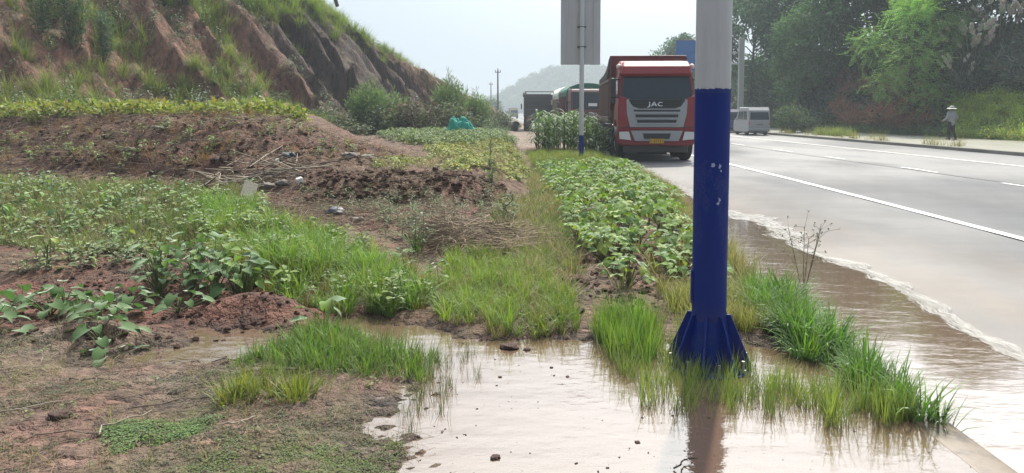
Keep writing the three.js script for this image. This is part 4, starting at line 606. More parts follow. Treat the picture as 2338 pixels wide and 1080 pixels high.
[[.06, 4.62, .055, 'dark stone at the upper edge of the flood water'], [.17, 4.58, .024, 'small round stone right of the dark stone in the water'], [-1.35, 4.02, .045, 'dark clod on the silt left of the grass clump'], [-.02, 3.12, .022, 'black chip in the flood water at the bottom'], [.62, 3.26, .012, 'tiny dark stone in the water left of the post reflection'], [-2.1, 3.5, .05, 'brown clod on the silt at the lower left'], [.75, 4.32, .028, 'dark stone at the left edge of the post grass'], [.3, 4.25, .011, 'tiny stone in the middle of the flood water'], [.38, 4.1, .01, 'tiny pebble in the flood water'], [.0, 4.1, .011, 'pebble left of the middle of the flood water']].forEach(([x, d, r, l], i) => { const o = part('stone', rock(r, 40 + i * 2.3, .5), DM.clod); o.position.set(x, Math.max(groundH(x, d), WATER) + r * .1, -d); tag(o, l, 'stone'); });
// single twigs on the silt
[[-2.35, 3.55, .42, .25, 'long brown twig at the left edge of the silt'], [-1.62, 3.62, .4, .2, 'pale curved twig on the silt below the dark clods'], [-1.3, 4.05, .36, .1, 'dark thin twig left of the foreground grass clump'], [-1.95, 3.25, .34, .35, 'forked pale twig at the lower left of the silt'], [-1.75, 3.4, .26, 1.2, 'bent twig above the moss patch'], [-1.55, 4.35, .3, .15, 'twig lying below the left puddle'], [-1.2, 3.35, .14, .2, 'short pale twig beside the yellow sprig'], [-2.2, 3.95, .3, -.4, 'grey twig in the dry grass at the left'], [.78, 3.02, .12, .3, 'thin twig in the water at the bottom']].forEach(([x, d, L, a, l], i) => { const m = new MB(), R = rng(940 + i); let p = V(-L / 2, 0, 0); for (let k = 1; k <= 5; k++) { const q = V(-L / 2 + L * k / 5, .012 + rr(-.004, .012, R), .04 * Math.sin(k * .9 + i) + rr(-.008, .008, R)); m.stick(p, q, .0042, .004 - k * .0004); if (k === 3) m.stick(q, V(q.x + L * .16, .02, q.z + L * .14), .003, .0015); p = q; } const o = part('twig', m.build(), i % 3 === 2 ? DM.darkwood : i % 2 ? DM.wood : DM.pale); o.position.set(x, Math.max(groundH(x, d), WATER) + .006, -d); o.rotation.y = a; tag(o, l, 'twig'); });
{ // crumpled green net
  const m = new MB(), N = 26; for (let j = 0; j <= N; j++) for (let i = 0; i <= N; i++) { const u = i / N * 2 - 1, v = j / N * 2 - 1, q = Math.max(0, 1 - u * u * .9) * Math.max(0, 1 - v * v), h = .6 * Math.sqrt(q) * (.62 + .55 * Math.exp(-((u + .55) ** 2) * 9) + .3 * Math.exp(-((u - .4) ** 2) * 6)) * (.9 + .25 * n2(u * 2, v * 2)) + .09 * fbm(u * 3, v * 3, 4) + .05 * Math.abs(n2(u * 7, v * 7)); m.v(u * .42 + .05 * n2(v * 4, u), Math.max(h, -.02), v * .35, [1, 1, 1], u, v); } for (let j = 0; j < N; j++) for (let i = 0; i < N; i++) { const a = j * (N + 1) + i; m.q(a, a + 1, a + N + 2, a + N + 1); }
  lay('green_net', 'crumpled teal green net heaped by the dark bushes', 'net', m.build().scale(1.3, 1.2, 1.2), DM.net, -1.42, 27.2, .05);
}
lay('dark_heap', 'dark rounded heap beside the bush near the grey tipper', 'heap', rock(.75, 66, .9), DM.black, .75, 60, .3);
lay('rubbish_bag', 'dark blue rubbish bag half buried in the dug bank', 'bag', rock(.13, 71, .7), mat(.03, .04, .06, .5), -3.75, 13.2, .04); lay('rubbish_bag', 'dark grey plastic bag below the low dug bank', 'bag', rock(.12, 75, .7), mat(.06, .065, .08, .5), -2.1, 9.5, .04);

{ // clods of red earth and flecks afloat
  const R = rng(960), g = [0, 1, 2].map((k) => rock(1, 80 + k * 4, .75)), soil = new THREE.MeshStandardMaterial({ color: lin(.17, .085, .064), roughness: .95, map: soilTex, bumpMap: clodTex, bumpScale: .03 });
  const clods = (P, n, a, b, label, seed) => { const R = rng(seed), S = spread(P, n, R), ms = S.map(([x, d]) => { const s = a + (b - a) * Math.pow(R(), 3); return M4(x, groundH(x, d) + s * .2, -d, R() * 6.28, s, R() * .6, R() * .6); }); stuff('clods', g[seed % 3], soil, ms, S.map(() => { const v = rr(.6, 1.4, R); return lin(v, v * .95, v * .9); }), label, 'earth'); };
  clods([[-13, 19], [-5.5, 16.4], [-1.6, 15], [-1.6, 13], [-4, 11.8], [-7, 12.6], [-12, 16]], 2600, .01, .055, 'clods of red earth crumbled over the long dug bank', 961); clods([[-3.2, 11.6], [.2, 11.6], [.2, 10.2], [-2.6, 10.2]], 900, .01, .06, 'clods of red earth on the face of the low dug bank', 962); clods([[-3.8, 7.4], [-1.9, 6.6], [-1.1, 5.0], [-2.4, 4.5], [-3.8, 4.6]], 1500, .004, .022, 'crumbs of red soil on the dug ridges by the stream', 963); clods([[-8, 12], [-3.5, 11], [-3, 7], [-6, 7]], 1000, .01, .07, 'crumbs of soil in the weedy left field', 964); clods([[.4, 5.2], [.6, 9], [1.0, 9], [1.9, 6.1], [1.9, 5.3]], 700, .006, .035, 'crumbs of soil on the bare strip below the bean bed', 965);
  const fleck = new THREE.BoxGeometry(1, .25, .55), W = PUDDLES[0], S = spread(W, 420, R).filter(([x, d]) => x < 2.0 && n2(x * 1.7, d * 1.7) > -.25 && groundH(x, d) < WATER); stuff('floating_debris', fleck, DM.clod, S.map(([x, d]) => M4(x, WATER + .001, -d, R() * 6.28, .003 + .011 * Math.pow(R(), 3))), null, 'dark flecks and crumbs afloat on the flood water', 'debris');
}
// ------------------------------------------------------------------ shrubs and trees
function leafCard(m, p, dir, nrm, L, w, c) {              // one leaf: a kite folded along its rib
  const s = V().crossVectors(dir, nrm).normalize().multiplyScalar(w / 2), up = V().crossVectors(s, dir).normalize(), a = m.v(p.x, p.y, p.z, c), mid = V().copy(p).addScaledVector(dir, L * .45).addScaledVector(up, w * .12), l = m.v(mid.x + s.x, mid.y + s.y, mid.z + s.z, c), r = m.v(mid.x - s.x, mid.y - s.y, mid.z - s.z, c), e = V().copy(p).addScaledVector(dir, L).addScaledVector(up, -L * .12), t = m.v(e.x, e.y, e.z, c.map((v) => v * 1.1));
  m.t(a, l, t); m.t(a, t, r);
}
const rdir = (R) => { const z = R() * 2 - 1, a = R() * 6.2832, k = Math.sqrt(1 - z * z); return V(k * Math.cos(a), z, k * Math.sin(a)); };
function limb(m, a, b, r0, r1, R, seg = 5, wob = .08) { let p = a.clone(); const L = a.distanceTo(b); for (let k = 1; k <= seg; k++) { const q = V().lerpVectors(a, b, k / seg); if (k < seg) q.add(rdir(R).multiplyScalar(L * wob)); m.stick(p, q, lerp(r0, r1, (k - 1) / seg), lerp(r0, r1, k / seg), [1, 1, 1], 7); p = q; } }
// tree parts: trunk with limbs, and a crown of leaves gathered on lobes round the limb ends
function treeGeo(o, seed) {
  const R = rng(seed), tr = new MB(), cr = new MB(), top = V(rr(-.3, .3, R), o.h * .62, rr(-.3, .3, R)), lobes = [];
  limb(tr, V(0, -.4, 0), top, o.tr, o.tr * .45, R, 6, .03);
  for (let k = 0; k < o.lobes; k++) { const az = k * 2.4 + rr(-.5, .5, R), f = (k + .5) / o.lobes, y = lerp(o.low, .97, Math.pow(f, .85)) * o.h, rad = o.r * Math.sin(Math.PI * clamp(.16 + .80 * f)) * rr(.45, .95, R), c = V(Math.cos(az) * rad, y - o.r * .2, Math.sin(az) * rad); lobes.push([c, o.r * rr(.3, .52, R), rr(.7, 1.3, R)]); limb(tr, V().lerpVectors(V(0, o.h * .22, 0), top, clamp(f * 1.0)), c, o.tr * .34, o.tr * .06, R, 4, .06); }
  const per = Math.floor(o.n / o.lobes);
  for (const [c, r, v] of lobes) for (let k = 0; k < per; k++) {
    const u = rdir(R); if (u.y < -.35 && R() < .6) u.y *= -1; const rad = r * (R() < .75 ? rr(.72, 1.08, R) : rr(.2, .8, R)) * (1 + .22 * n3(u.x * 2.3 + c.x, u.y * 2.3 + c.y, u.z * 2.3 + c.z) * 2), p = V(c.x + u.x * rad, c.y + u.y * rad * .78, c.z + u.z * rad);
    const dir = u.clone().multiplyScalar(.7).add(rdir(R).multiplyScalar(.7)).add(V(0, -o.droop, 0)).normalize(), nrm = V(0, 1, 0).add(rdir(R).multiplyScalar(.7)).normalize(), col = mixc(o.c0, o.c1, R()).map((q) => q * v * rr(.8, 1.2, R));
    if (o.spray) { const side = V().crossVectors(dir, V(0, 1, 0)).normalize(); for (let j = 0; j < 5; j++) for (const s of [-1, 1]) leafCard(cr, V().copy(p).addScaledVector(dir, j * o.L * .34), V().copy(dir).multiplyScalar(.5).addScaledVector(side, s).normalize(), V(0, 1, 0).addScaledVector(side, .2 * s), o.L * .5, o.L * .17, col); }
    else leafCard(cr, p, dir, nrm, o.L * rr(.7, 1.3, R), o.L * o.wide * rr(.8, 1.2, R), col);
  }
  return [tr.build(), cr.build()];
}
function shrubGeo(o, seed) {
  const R = rng(seed), st = new MB(), fo = new MB();
  for (let k = 0; k < o.stems; k++) {
    const az = R() * 6.283, sp = o.r * Math.sqrt(R()), a = V(Math.cos(az) * sp * .25, -.1, Math.sin(az) * sp * .25), hh = o.h * rr(.6, 1, R) * (1 - .35 * sp / o.r), b = V(Math.cos(az) * sp, hh, Math.sin(az) * sp); limb(st, a, b, o.sr ?? .012, .003, R, 4, .05);
    for (let j = 0; j < o.n; j++) { const f = lerp(o.from ?? .15, 1, Math.pow(R(), .8)), u = rdir(R), p = V().lerpVectors(a, b, f).addScaledVector(u, o.fuzz * R()), dir = u.multiplyScalar(o.flat ?? .8).add(V(0, o.up ?? .1, 0)).normalize(); leafCard(fo, p, dir, V(0, 1, 0).add(rdir(R).multiplyScalar(.6)).normalize(), o.L * rr(.6, 1.3, R), o.L * o.wide * rr(.8, 1.2, R), mixc(o.c0, o.c1, R()).map((q) => q * rr(.75, 1.2, R))); }
  }
  return [st.build(), fo.build()];
}
function plantThing(name, label, cat, geo, x, y, d, s, turn, group, tall = s, mats = [LM.bark, LM.tree], names = ['trunk', 'crown']) { const t = thing(name, label, cat, [x, y, -d], turn, group); t.scale.set(s, tall, s); part(names[0], geo[0], mats[0], t); part(names[1], geo[1], mats[1], t); return t; }
const shrub = (name, label, cat, geo, x, y, d, s, turn, group, tall) => plantThing(name, label, cat, geo, x, y, d, s, turn, group, tall, [LM.bark, LM.shrub], ['stem', 'foliage']);
const TREE = {
  dark: [treeGeo({ h: 10, r: 3.6, tr: .16, lobes: 13, low: .22, n: 12000, L: .34, wide: .5, droop: .25, c0: [.028, .06, .028], c1: [.05, .095, .04] }, 401), treeGeo({ h: 10, r: 3.9, tr: .17, lobes: 12, low: .28, n: 12000, L: .36, wide: .45, droop: .3, c0: [.026, .055, .032], c1: [.05, .09, .045] }, 402)],
  mid: [treeGeo({ h: 10, r: 3.3, tr: .13, lobes: 11, low: .3, n: 11000, L: .32, wide: .5, droop: .2, c0: [.045, .085, .035], c1: [.08, .13, .05] }, 403)],
  feather: [treeGeo({ h: 9, r: 3.2, tr: .12, lobes: 9, low: .2, n: 1800, L: .34, wide: .4, droop: .35, spray: 1, c0: [.11, .2, .035], c1: [.2, .29, .06] }, 404)],
};
{
  const L = [
    ['dark', 0, 26.8, 79, 1.3, 'dark tree at the left end of the tree row, against the pale sky'], ['dark', 1, 29.5, 71, 1.4, 'dark tree second from the left end of the tree row'], ['mid', 0, 25.6, 63, .95, 'greyish green smaller tree behind the concrete pole'],
    ['dark', 1, 31.8, 63, 1.35, 'tall dark tree behind the greyish smaller tree'], ['dark', 0, 28.0, 56, 1.2, 'dark tree above the bush beside the minivan'], ['dark', 1, 35.5, 56, 1.25, 'tallest dark tree in the middle of the far tree row'],
    ['dark', 0, 31.0, 49.5, 1.1, 'blue green tree left of the feathery lime tree'], ['feather', 0, 25.9, 46.5, 1.1, 'feathery lime green tree leaning over the bank above the walking person'], ['dark', 1, 37.5, 47, .95, 'tall dark tree right behind the feathery lime tree'],
    ['mid', 0, 35.0, 41, .85, 'mid green tree above the pampas plumes'], ['dark', 0, 41.5, 40, .85, 'dark tree in the upper right corner'], ['feather', 0, 33.2, 35, .85, 'feathery pale tree at the right edge above the bank'], ['dark', 1, 24.8, 92, 1.0, 'low hazy tree at the far left foot of the tree row'], ['dark', 0, 26, 108, 1.2, 'hazy tree farthest along the right of the road'],
  ];
  L.forEach(([k, v, x, d, s, label], i) => plantThing('tree', label, 'tree', TREE[k][v], x, bankH(x, d) - .3, d, s * .95, i * 1.7, null, s));
}
// scrub on the far bank
{
  const R = rng(620), cl = (c0, c1, L, seed, up = .15, wide = .3) => shrubGeo({ h: 1.1, r: .8, stems: 12, n: 9, L, wide, fuzz: .16, c0, c1, up }, seed)[1];
  const bankScrub = (name, label, geo, n, f, tint, s0, s1, seed) => { const R = rng(seed), ms = [], cs = []; let tr = 0; while (ms.length < n && tr++ < n * 60) { const d = rr(22, 110, R), x = bankFoot(d) + rr(-.6, 14, R), px = x / d; if (!f(x, d, x - bankFoot(d), px, R)) continue; const v = rr(.6, 1.25, R); ms.push(M4(x, bankH(x, d) - .1, -d, R() * 6.28, rr(s0, s1, R), rr(-.2, .2, R), rr(-.2, .3, R))); cs.push(lin(v * tint[0], v * tint[1], v * tint[2])); } stuff(name, geo, LM.shrub, ms, cs, label, 'scrub'); };
  bankScrub('scrub', 'dense dark blue green scrub covering the far bank', cl([.035, .065, .035], [.075, .12, .06], .42, 71, .15, .42), 1500, (x, d, q, p) => q > .9 && !(q < 3.4 && p > .6 && d > 31 && d < 48), [1.1, 1.1, 1.15], .8, 1.5, 621);
  bankScrub('scrub', 'grey green reedy scrub on the right part of the far bank', cl([.06, .085, .06], [.13, .16, .11], .6, 72, .3, .12), 800, (x, d, q, p) => q > 3 && d < 46, [1, 1, 1], .9, 1.7, 622);
  bankScrub('dry_scrub', 'reddish dry scrub on the far bank left of the walking person', cl([.22, .12, .08], [.32, .19, .12], .4, 73, .4, .1), 420, (x, d, q, p) => q > .6 && q < 5 && p > .46 && p < .58 && d > 40 && d < 62 && n2(x * .4, d * .2) > -.3, [1.5, 1.3, 1.2], .8, 1.4, 623);
  bankScrub('weeds', 'light green weeds along the back of the far footway', cl([.06, .10, .04], [.12, .17, .06], .2, 74), 900, (x, d, q) => q < 1.1, [1.3, 1.35, 1.1], .4, .85, 624);
  bankScrub('ground_cover', 'bright lime creeper in front of the far bank right of the walking person', cl([.24, .33, .04], [.36, .42, .07], .2, 75), 620, (x, d, q, p) => q < 2.8 && p > .612 && d > 33 && d < 46, [1.1, 1.1, 1], .5, .85, 625);
  const ms = [], cs = []; for (let k = 0; k < 150; k++) { const d = rr(20, 70, R), x = 18.5 + Math.abs(rr(-1, 1, R)) * .7 * (R() < .75 ? .5 : 2), cl_ = n2(d * .3, 4); if (cl_ < -.1) continue; ms.push(M4(x, .1, -d, R() * 6, rr(.9, 2.4, R))); cs.push(lin(1.1, 1, .8)); } stuff('grass', TUFT.verge[0], LM.grass, ms, cs, 'dry tufts growing along the far kerb', 'grass');
  const m2 = [], c2 = []; for (let k = 0; k < 60; k++) { m2.push(M4(rr(19.3, 20.9, R), .12, -rr(43, 46, R), R() * 6, rr(1.8, 3, R))); c2.push(lin(.9, 1.1, .8)); } stuff('grass', TUFT.verge[1], LM.grass, m2, c2, 'grass island on the far footway right of the minivan', 'grass');
}
// pampas plumes
function pampas(label, x, y, d, s, nPl, seed, col = [.8, .74, .66]) {
  const R = rng(seed), t = thing('plume_grass', label, 'plume grass', [x, y, -d]); t.scale.setScalar(s);
  const lv = new MB(); for (let k = 0; k < 150; k++) { const a = R() * 6.283; lv.blade(V(Math.cos(a) * .12, 0, Math.sin(a) * .12), a, rr(1.1, 2.2, R), .03, .5 * R(), 1.6, [.05, .07, .04], [.12, .14, .08], 6); } part('foliage', lv.build(), LM.grass, t);
  for (let k = 0; k < nPl; k++) { const a = R() * 6.283, ln = rr(.1, .5, R), H = rr(1.5, 2.5, R), top = V(Math.cos(a) * ln * H, H, Math.sin(a) * ln * H), m = new MB(), dir = V(Math.cos(a) * (ln + .4), .9, Math.sin(a) * (ln + .4)).normalize(); m.stick(V(0, 0, 0), top, .012, .007, [.35, .32, .2], 5); for (let j = 0; j < 70; j++) { const f = R(), c = V().copy(top).addScaledVector(dir, f * .6), u = rdir(R).multiplyScalar(.6).add(dir).normalize(); leafCard(m, c, u, rdir(R), .26 * (1 - f * .4), .075, col.map((v) => v * rr(.8, 1.2, R))); } part('plume', m.build(), LM.shrub, t); }
}
[[29.3, 46, 1.35, 14, 'plume grass with pale leaning plumes left of the big clump on the far bank'], [31.2, 46.5, 1.6, 18, 'largest plume grass clump on the far bank below the mid green tree'], [32.4, 45, 1.5, 14, 'plume grass at the right end of the plume clumps on the far bank'], [28.0, 45.5, 1.0, 7, 'lowest small plume grass clump on the far bank'], [28.6, 58, .9, 4, 'thin plume grass left of the reddish dry scrub']].forEach(([x, d, s, n, l], i) => pampas(l, x, bankH(x, d) - .1, d, s, n, 650 + i));
// bush beside the van
const BUSH = { round: shrubGeo({ h: 2.6, r: 1.5, stems: 34, n: 40, L: .22, wide: .45, fuzz: .3, c0: [.05, .09, .035], c1: [.12, .17, .06] }, 81), broad: shrubGeo({ h: 2.2, r: 1.3, stems: 30, n: 30, L: .2, wide: .55, fuzz: .28, c0: [.05, .08, .03], c1: [.13, .16, .06] }, 82), brown: shrubGeo({ h: 2.2, r: 1.3, stems: 30, n: 28, L: .2, wide: .5, fuzz: .28, c0: [.05, .055, .03], c1: [.15, .11, .07] }, 83), feather: shrubGeo({ h: 2.6, r: .85, stems: 60, n: 75, L: .26, wide: .13, fuzz: .14, c0: [.10, .18, .05], c1: [.18, .27, .08], up: .9, from: .08, sr: .008 }, 84), tall: shrubGeo({ h: 2.8, r: .45, stems: 9, n: 90, L: .26, wide: .16, fuzz: .14, c0: [.06, .11, .05], c1: [.12, .18, .08], up: .35, sr: .012 }, 85), small: shrubGeo({ h: .9, r: .6, stems: 16, n: 20, L: .13, wide: .4, fuzz: .15, c0: [.06, .09, .035], c1: [.13, .17, .06] }, 86) };
shrub('bush', 'leafy bush on the far footway right beside the minivan', 'bush', BUSH.round, 19.9, .1, 50.5, .9, .4, null, 1.05); shrub('bush', 'lower bush right of the leafy bush by the minivan', 'bush', BUSH.round, 21.5, .1, 52, .8, 2, null, .62);
// hillside plants
const hp = (t, s) => hillPoint(t, s);
function onSlope(name, label, cat, geo, t, s, sc, turn, tall) { const p = hp(t, s); return shrub(name, label, cat, geo, p.x, p.y - .05, -p.z, sc, turn, null, tall); }
onSlope('tall_weed', 'tallest leafy weed standing on the grassy ledge of the cutting', 'weed', BUSH.tall, 18.9, 3.9, .95, 0, 1.1); onSlope('tall_weed', 'second leafy weed just right of the tallest one on the cutting', 'weed', BUSH.tall, 19.8, 3.6, .8, 1, .8); onSlope('tall_weed', 'leafy weed left of the tallest one on the cutting', 'weed', BUSH.tall, 18.0, 4.2, .8, 2, .7);
onSlope('feather_shrub', 'large feathery bright green shrub at the foot of the dark cliff', 'shrub', BUSH.feather, 29.8, .2, 1.15, 0, 1.0); onSlope('feather_shrub', 'feathery shrub just right of the largest feathery one', 'shrub', BUSH.feather, 31.2, -.3, 1.1, 2, .9); onSlope('feather_shrub', 'feathery shrub in front, lowest of the three feathery ones', 'shrub', BUSH.feather, 30.6, -1.2, 1.0, 4, .75);
onSlope('leafy_shrub', 'leafy shrub left of the feathery shrubs at the foot of the cutting', 'shrub', BUSH.broad, 27.2, .8, .9, 1, .7); onSlope('leafy_shrub', 'low grey green shrub below the leafy one left of the feathery shrubs', 'shrub', BUSH.broad, 27.6, -.6, .8, 3, .5);
shrub('broadleaf_bush', 'big dark broadleaf bush with brown upper leaves left of the green net', 'bush', BUSH.brown, -3.5, .5, 31.5, 1.0, 0, null, 1.05); shrub('broadleaf_bush', 'dark broadleaf bush right behind the green net', 'bush', BUSH.broad, -2.2, .45, 33, .95, 2, null, .95); shrub('broadleaf_bush', 'broadleaf bush at the left behind the big dark one', 'bush', BUSH.broad, -4.8, .5, 31, .8, 4, null, .8);
shrub('feather_shrub', 'tall thin feathery shrub behind the green net', 'shrub', BUSH.feather, -2.6, .3, 39, 1.1, 1, null, 1.35); shrub('feather_shrub', 'feathery shrub farthest right along the cutting', 'shrub', BUSH.feather, -1.3, .2, 42, 1, 3, null, 1.05);
shrub('bush', 'dark bush left of the dark grey tipper in the distance', 'bush', BUSH.broad, -.2, 0, 55, 1.1, 0, null, 1.0); shrub('bush', 'green bush right of the green net along the shoulder', 'bush', BUSH.round, -.9, .1, 40, .75, 1, null, .62); shrub('bush', 'low green bush at the edge of the dirt shoulder', 'bush', BUSH.round, -.3, .05, 37, .6, 2.5, null, .45);
{ // small palm like tree on the slope
  const p = hp(24.6, 5.6), t = thing('small_tree', 'small tuft headed tree on the slope of the cutting', 'tree', [p.x, p.y, p.z]), R = rng(91), tr = new MB(), cr = new MB();
  for (let k = 0; k < 6; k++) { const a = k * 1.05, b = V(Math.cos(a) * .22, 1.0 + .1 * R(), Math.sin(a) * .22); limb(tr, V(Math.cos(a) * .06, -.2, Math.sin(a) * .06), b, .05, .03, R, 3, .04); for (let j = 0; j < 26; j++) { const u = rdir(R); u.y = Math.abs(u.y) * .8; cr.leaf(b, u.clone().normalize(), V().crossVectors(u, V(0, 1, 0)).normalize(), .5, .1, .6, mixc([.09, .14, .05], [.2, .26, .09], R()), 0, .1, 3); } }
  part('trunk', tr.build(), LM.bark, t); part('crown', cr.build(), LM.shrub, t);
  const p2 = hp(24.3, 6.6); shrub('small_tree', 'grey green shrub just above the tuft headed tree', 'shrub', BUSH.small, p2.x, p2.y, -p2.z, 1.2, 1);
}
{ const p = hp(14.6, 2.6); pampas('dry plume grass clump at the left edge of the cutting', p.x, p.y, -p.z, .8, 7, 660, [.45, .33, .2]); }
// grass over the cutting: dense on top, patches on ledges
{
  const R = rng(700), put = (name, label, geo, n, f, sc0, sc1, tint, m = LM.grass) => { const ms = [], cs = []; let tr = 0; while (ms.length < n && tr++ < n * 50) { const t = rr(6, 78, R), s = -0.5 + Math.pow(R(), 1.2) * 22, p = hp(t, s), q = hp(t, s + .3), r = (q.y - p.y) / .3; if (!f(t, s, r, R, p)) continue; const v = rr(.7, 1.25, R); ms.push(M4(p.x, p.y - .03, p.z, R() * 6.28, rr(sc0, sc1, R), rr(-.15, .15, R), rr(-.15, .15, R))); cs.push(lin(v * tint[0], v * tint[1], v * tint[2])); } stuff(name, geo, m, ms, cs, label, 'grass'); };
  const nz = (t, s) => n2(t * .22, s * .3) + .5 * n2(t * .7, s * .7);
  put('grass', 'thick long grass along the top of the cutting', TUFT.long[0], 2600, (t, s, r) => t > 20 && s > 5.6 && s < 15 && s + 2.2 * nz(t, 1) > 7.2, .7, 1.3, [1.05, 1, .95]);
  put('grass', 'long grass hanging over the upper edge of the dark cliff', TUFT.long[1], 900, (t, s, r) => t > 26 && t < 52 && s > 4.4 && s < 9 && s + 1.6 * nz(t, 1) > 5.6, .6, 1.1, [1.0, 1, .8]);
  put('grass', 'grass and weeds on the ledges of the cutting', TUFT.long[2], 1150, (t, s, r) => t < 27 && s < 12 && nz(t, s) > .12 && r < 1.5, .45, .95, [1.05, .95, .95]);
  put('weeds', 'leafy weeds on the ledges of the cutting', WEED.lance[0], 1500, (t, s, r) => s < 14 && nz(t + 9, s) > .1 && r < 1.4 && (t < 29 || s > 6 || s < .8), 1, 2.4, [.9, .95, .8], LM.shrub);
  put('weeds', 'shrubby growth on top of the cutting', BUSH.small[1], 520, (t, s, r) => t > 18 && s > 7 && nz(t, s + 4) > -.05, .6, 1.1, [1, 1, .9], LM.shrub);
  put('weeds', 'low weeds along the foot of the cutting', BUSH.small[1], 420, (t, s, r) => s < 1.3 && (t > 26 || nz(t, 3) > .2), .4, .9, [.9, .95, .8], LM.shrub);
  put('dry_grass', 'dry pale grass on the farther slope of the cutting', TUFT.dry[1], 1500, (t, s, r) => t > 45 && s < 12, 1.5, 3, [.8, .75, .5]);
  put('dry_grass', 'dry tufts on the red slopes of the cutting', TUFT.dry[2], 900, (t, s, r) => t < 34 && nz(t, s) > -.2 && r < 1.7, 1.2, 2.6, [.75, .72, .5]);
}
// far hills and woods in the haze
{
  const m = new MB(), ridge = (x0, x1, d, hs, dep) => { const N = 60; for (let i = 0; i < N; i++) for (const k of [0]) { const xa = lerp(x0, x1, i / N), xb = lerp(x0, x1, (i + 1) / N), H = (f) => piece(hs, f) + 1.2 * fbm(f * 14, d * .01, 4), ha = H(i / N), hb = H((i + 1) / N); const rows = [[0, 0], [.35, .7], [.6, 1], [1, .5]]; for (let r = 0; r < 3; r++) { const [a0, h0] = rows[r], [a1, h1] = rows[r + 1]; const A = m.v(xa, ha * h0 - .3, -d - dep * a0), B = m.v(xb, hb * h0 - .3, -d - dep * a0), C = m.v(xb, hb * h1 - .3, -d - dep * a1), E = m.v(xa, ha * h1 - .3, -d - dep * a1); m.q(A, B, C, E); } } };
  ridge(-20, 190, 600, [[0, 4], [.12, 16], [.22, 29], [.32, 36], [.42, 39], [1, 37]], 120); ridge(-300, 40, 800, [[0, 30], [.5, 30], [.7, 28], [.85, 20], [1, 8]], 150);
  tag(part('hills', m.build(), mat(.06, .09, .04, .95, { map: soilTex })), 'low wooded hills fading into the haze at the end of the road', null, null, 'structure');
  const R = rng(720), ms = [], cs = [], ball = shrubGeo({ h: 3, r: 1.9, stems: 16, n: 26, L: .7, wide: .5, fuzz: .6, c0: [.04, .07, .03], c1: [.07, .1, .045] }, 88)[1];
  for (let k = 0; k < 900; k++) { const b = R() < .62, x = b ? rr(-10, 180, R) : rr(-100, 6, R), d = b ? rr(602, 690, R) : rr(190, 420, R), f = (x + 20) / 210, y = b ? (piece([[0, 4], [.12, 16], [.22, 29], [.32, 36], [.42, 39], [1, 37]], f)) * clamp((d - 600) / 72) - 2 : -.2; if (!b && x > -2 - (d - 190) * .01) continue; ms.push(M4(x, y, -d, R() * 6, rr(.7, 1.5, R) * (b ? 2.4 : 1.5))); cs.push(lin(1, 1, 1)); }
  stuff('far_wood', ball, LM.tree, ms, cs, 'far off woods on the hazy hills beyond the trucks', 'wood');
}
// ------------------------------------------------------------------ crops and single plants of the field
{ // maize by the sign
  const R = rng(801), leaf = [0, 1, 2].map((k) => { const m = new MB(); m.blade(O0, 0, 1.0 - k * .1, .075, .5 + k * .12, 1.9 + k * .25, [.9, .95, .8], [1.1, 1.05, 1.1], 7); return m.build(); });
  const maize = () => { const t = thing('maize_plant', 'maize plant with arching leaves in the clump between sign and red truck', 'maize', [0, 0, 0], 0, 'maize plants beside the red truck'), h = rr(1.15, 1.5, R); part('stalk', new MB().stick(V(0, -.05, 0), V(.02, h, .01), .016, .008, [1, 1, 1], 6).build(), LM.stem, t); for (let k = 0; k < 9; k++) { const l = part('leaf', leaf[k % 3], LM.corn, t); l.position.set(0, h * (.12 + .1 * k), 0); l.rotation.y = k * Math.PI + rr(-.6, .6, R); l.scale.setScalar(rr(.8, 1.15, R)); } return t; };
  plantRow(maize, spread([[1.25, 24.3], [3.45, 24.4], [3.75, 26], [3.7, 29], [1.6, 29], [1.2, 26]], 105, R, .17), R, null, null, .72, 1.0);
}
{ // lime green rows on top of the bank
  const R = rng(811), g = [0, 1, 2].map((k) => shrubGeo({ h: .42, r: .26, stems: 7, n: 9, L: .15, wide: .5, fuzz: .09, c0: [.16, .22, .03], c1: [.30, .33, .05], up: .15, sr: .006 }, 812 + k));
  let k = 0; plantRow(() => { const t = thing('young_crop_plant', 'lime green young crop plant on the upper bank under the cutting', 'crop plant', [0, 0, 0], 0, 'lime crop plants on the upper bank'); const q = g[k++ % 3]; part('stem', q[0], LM.stem, t); part('foliage', q[1], LM.shrub, t); return t; }, spread([[-15, 19.6], [-9.4, 17.6], [-6.6, 16.4], [-4.9, 16.0], [-4.3, 17], [-6, 18.3], [-9, 20], [-15, 22.4]], 150, R, .3), R, null, null, .75, 1.25);
}
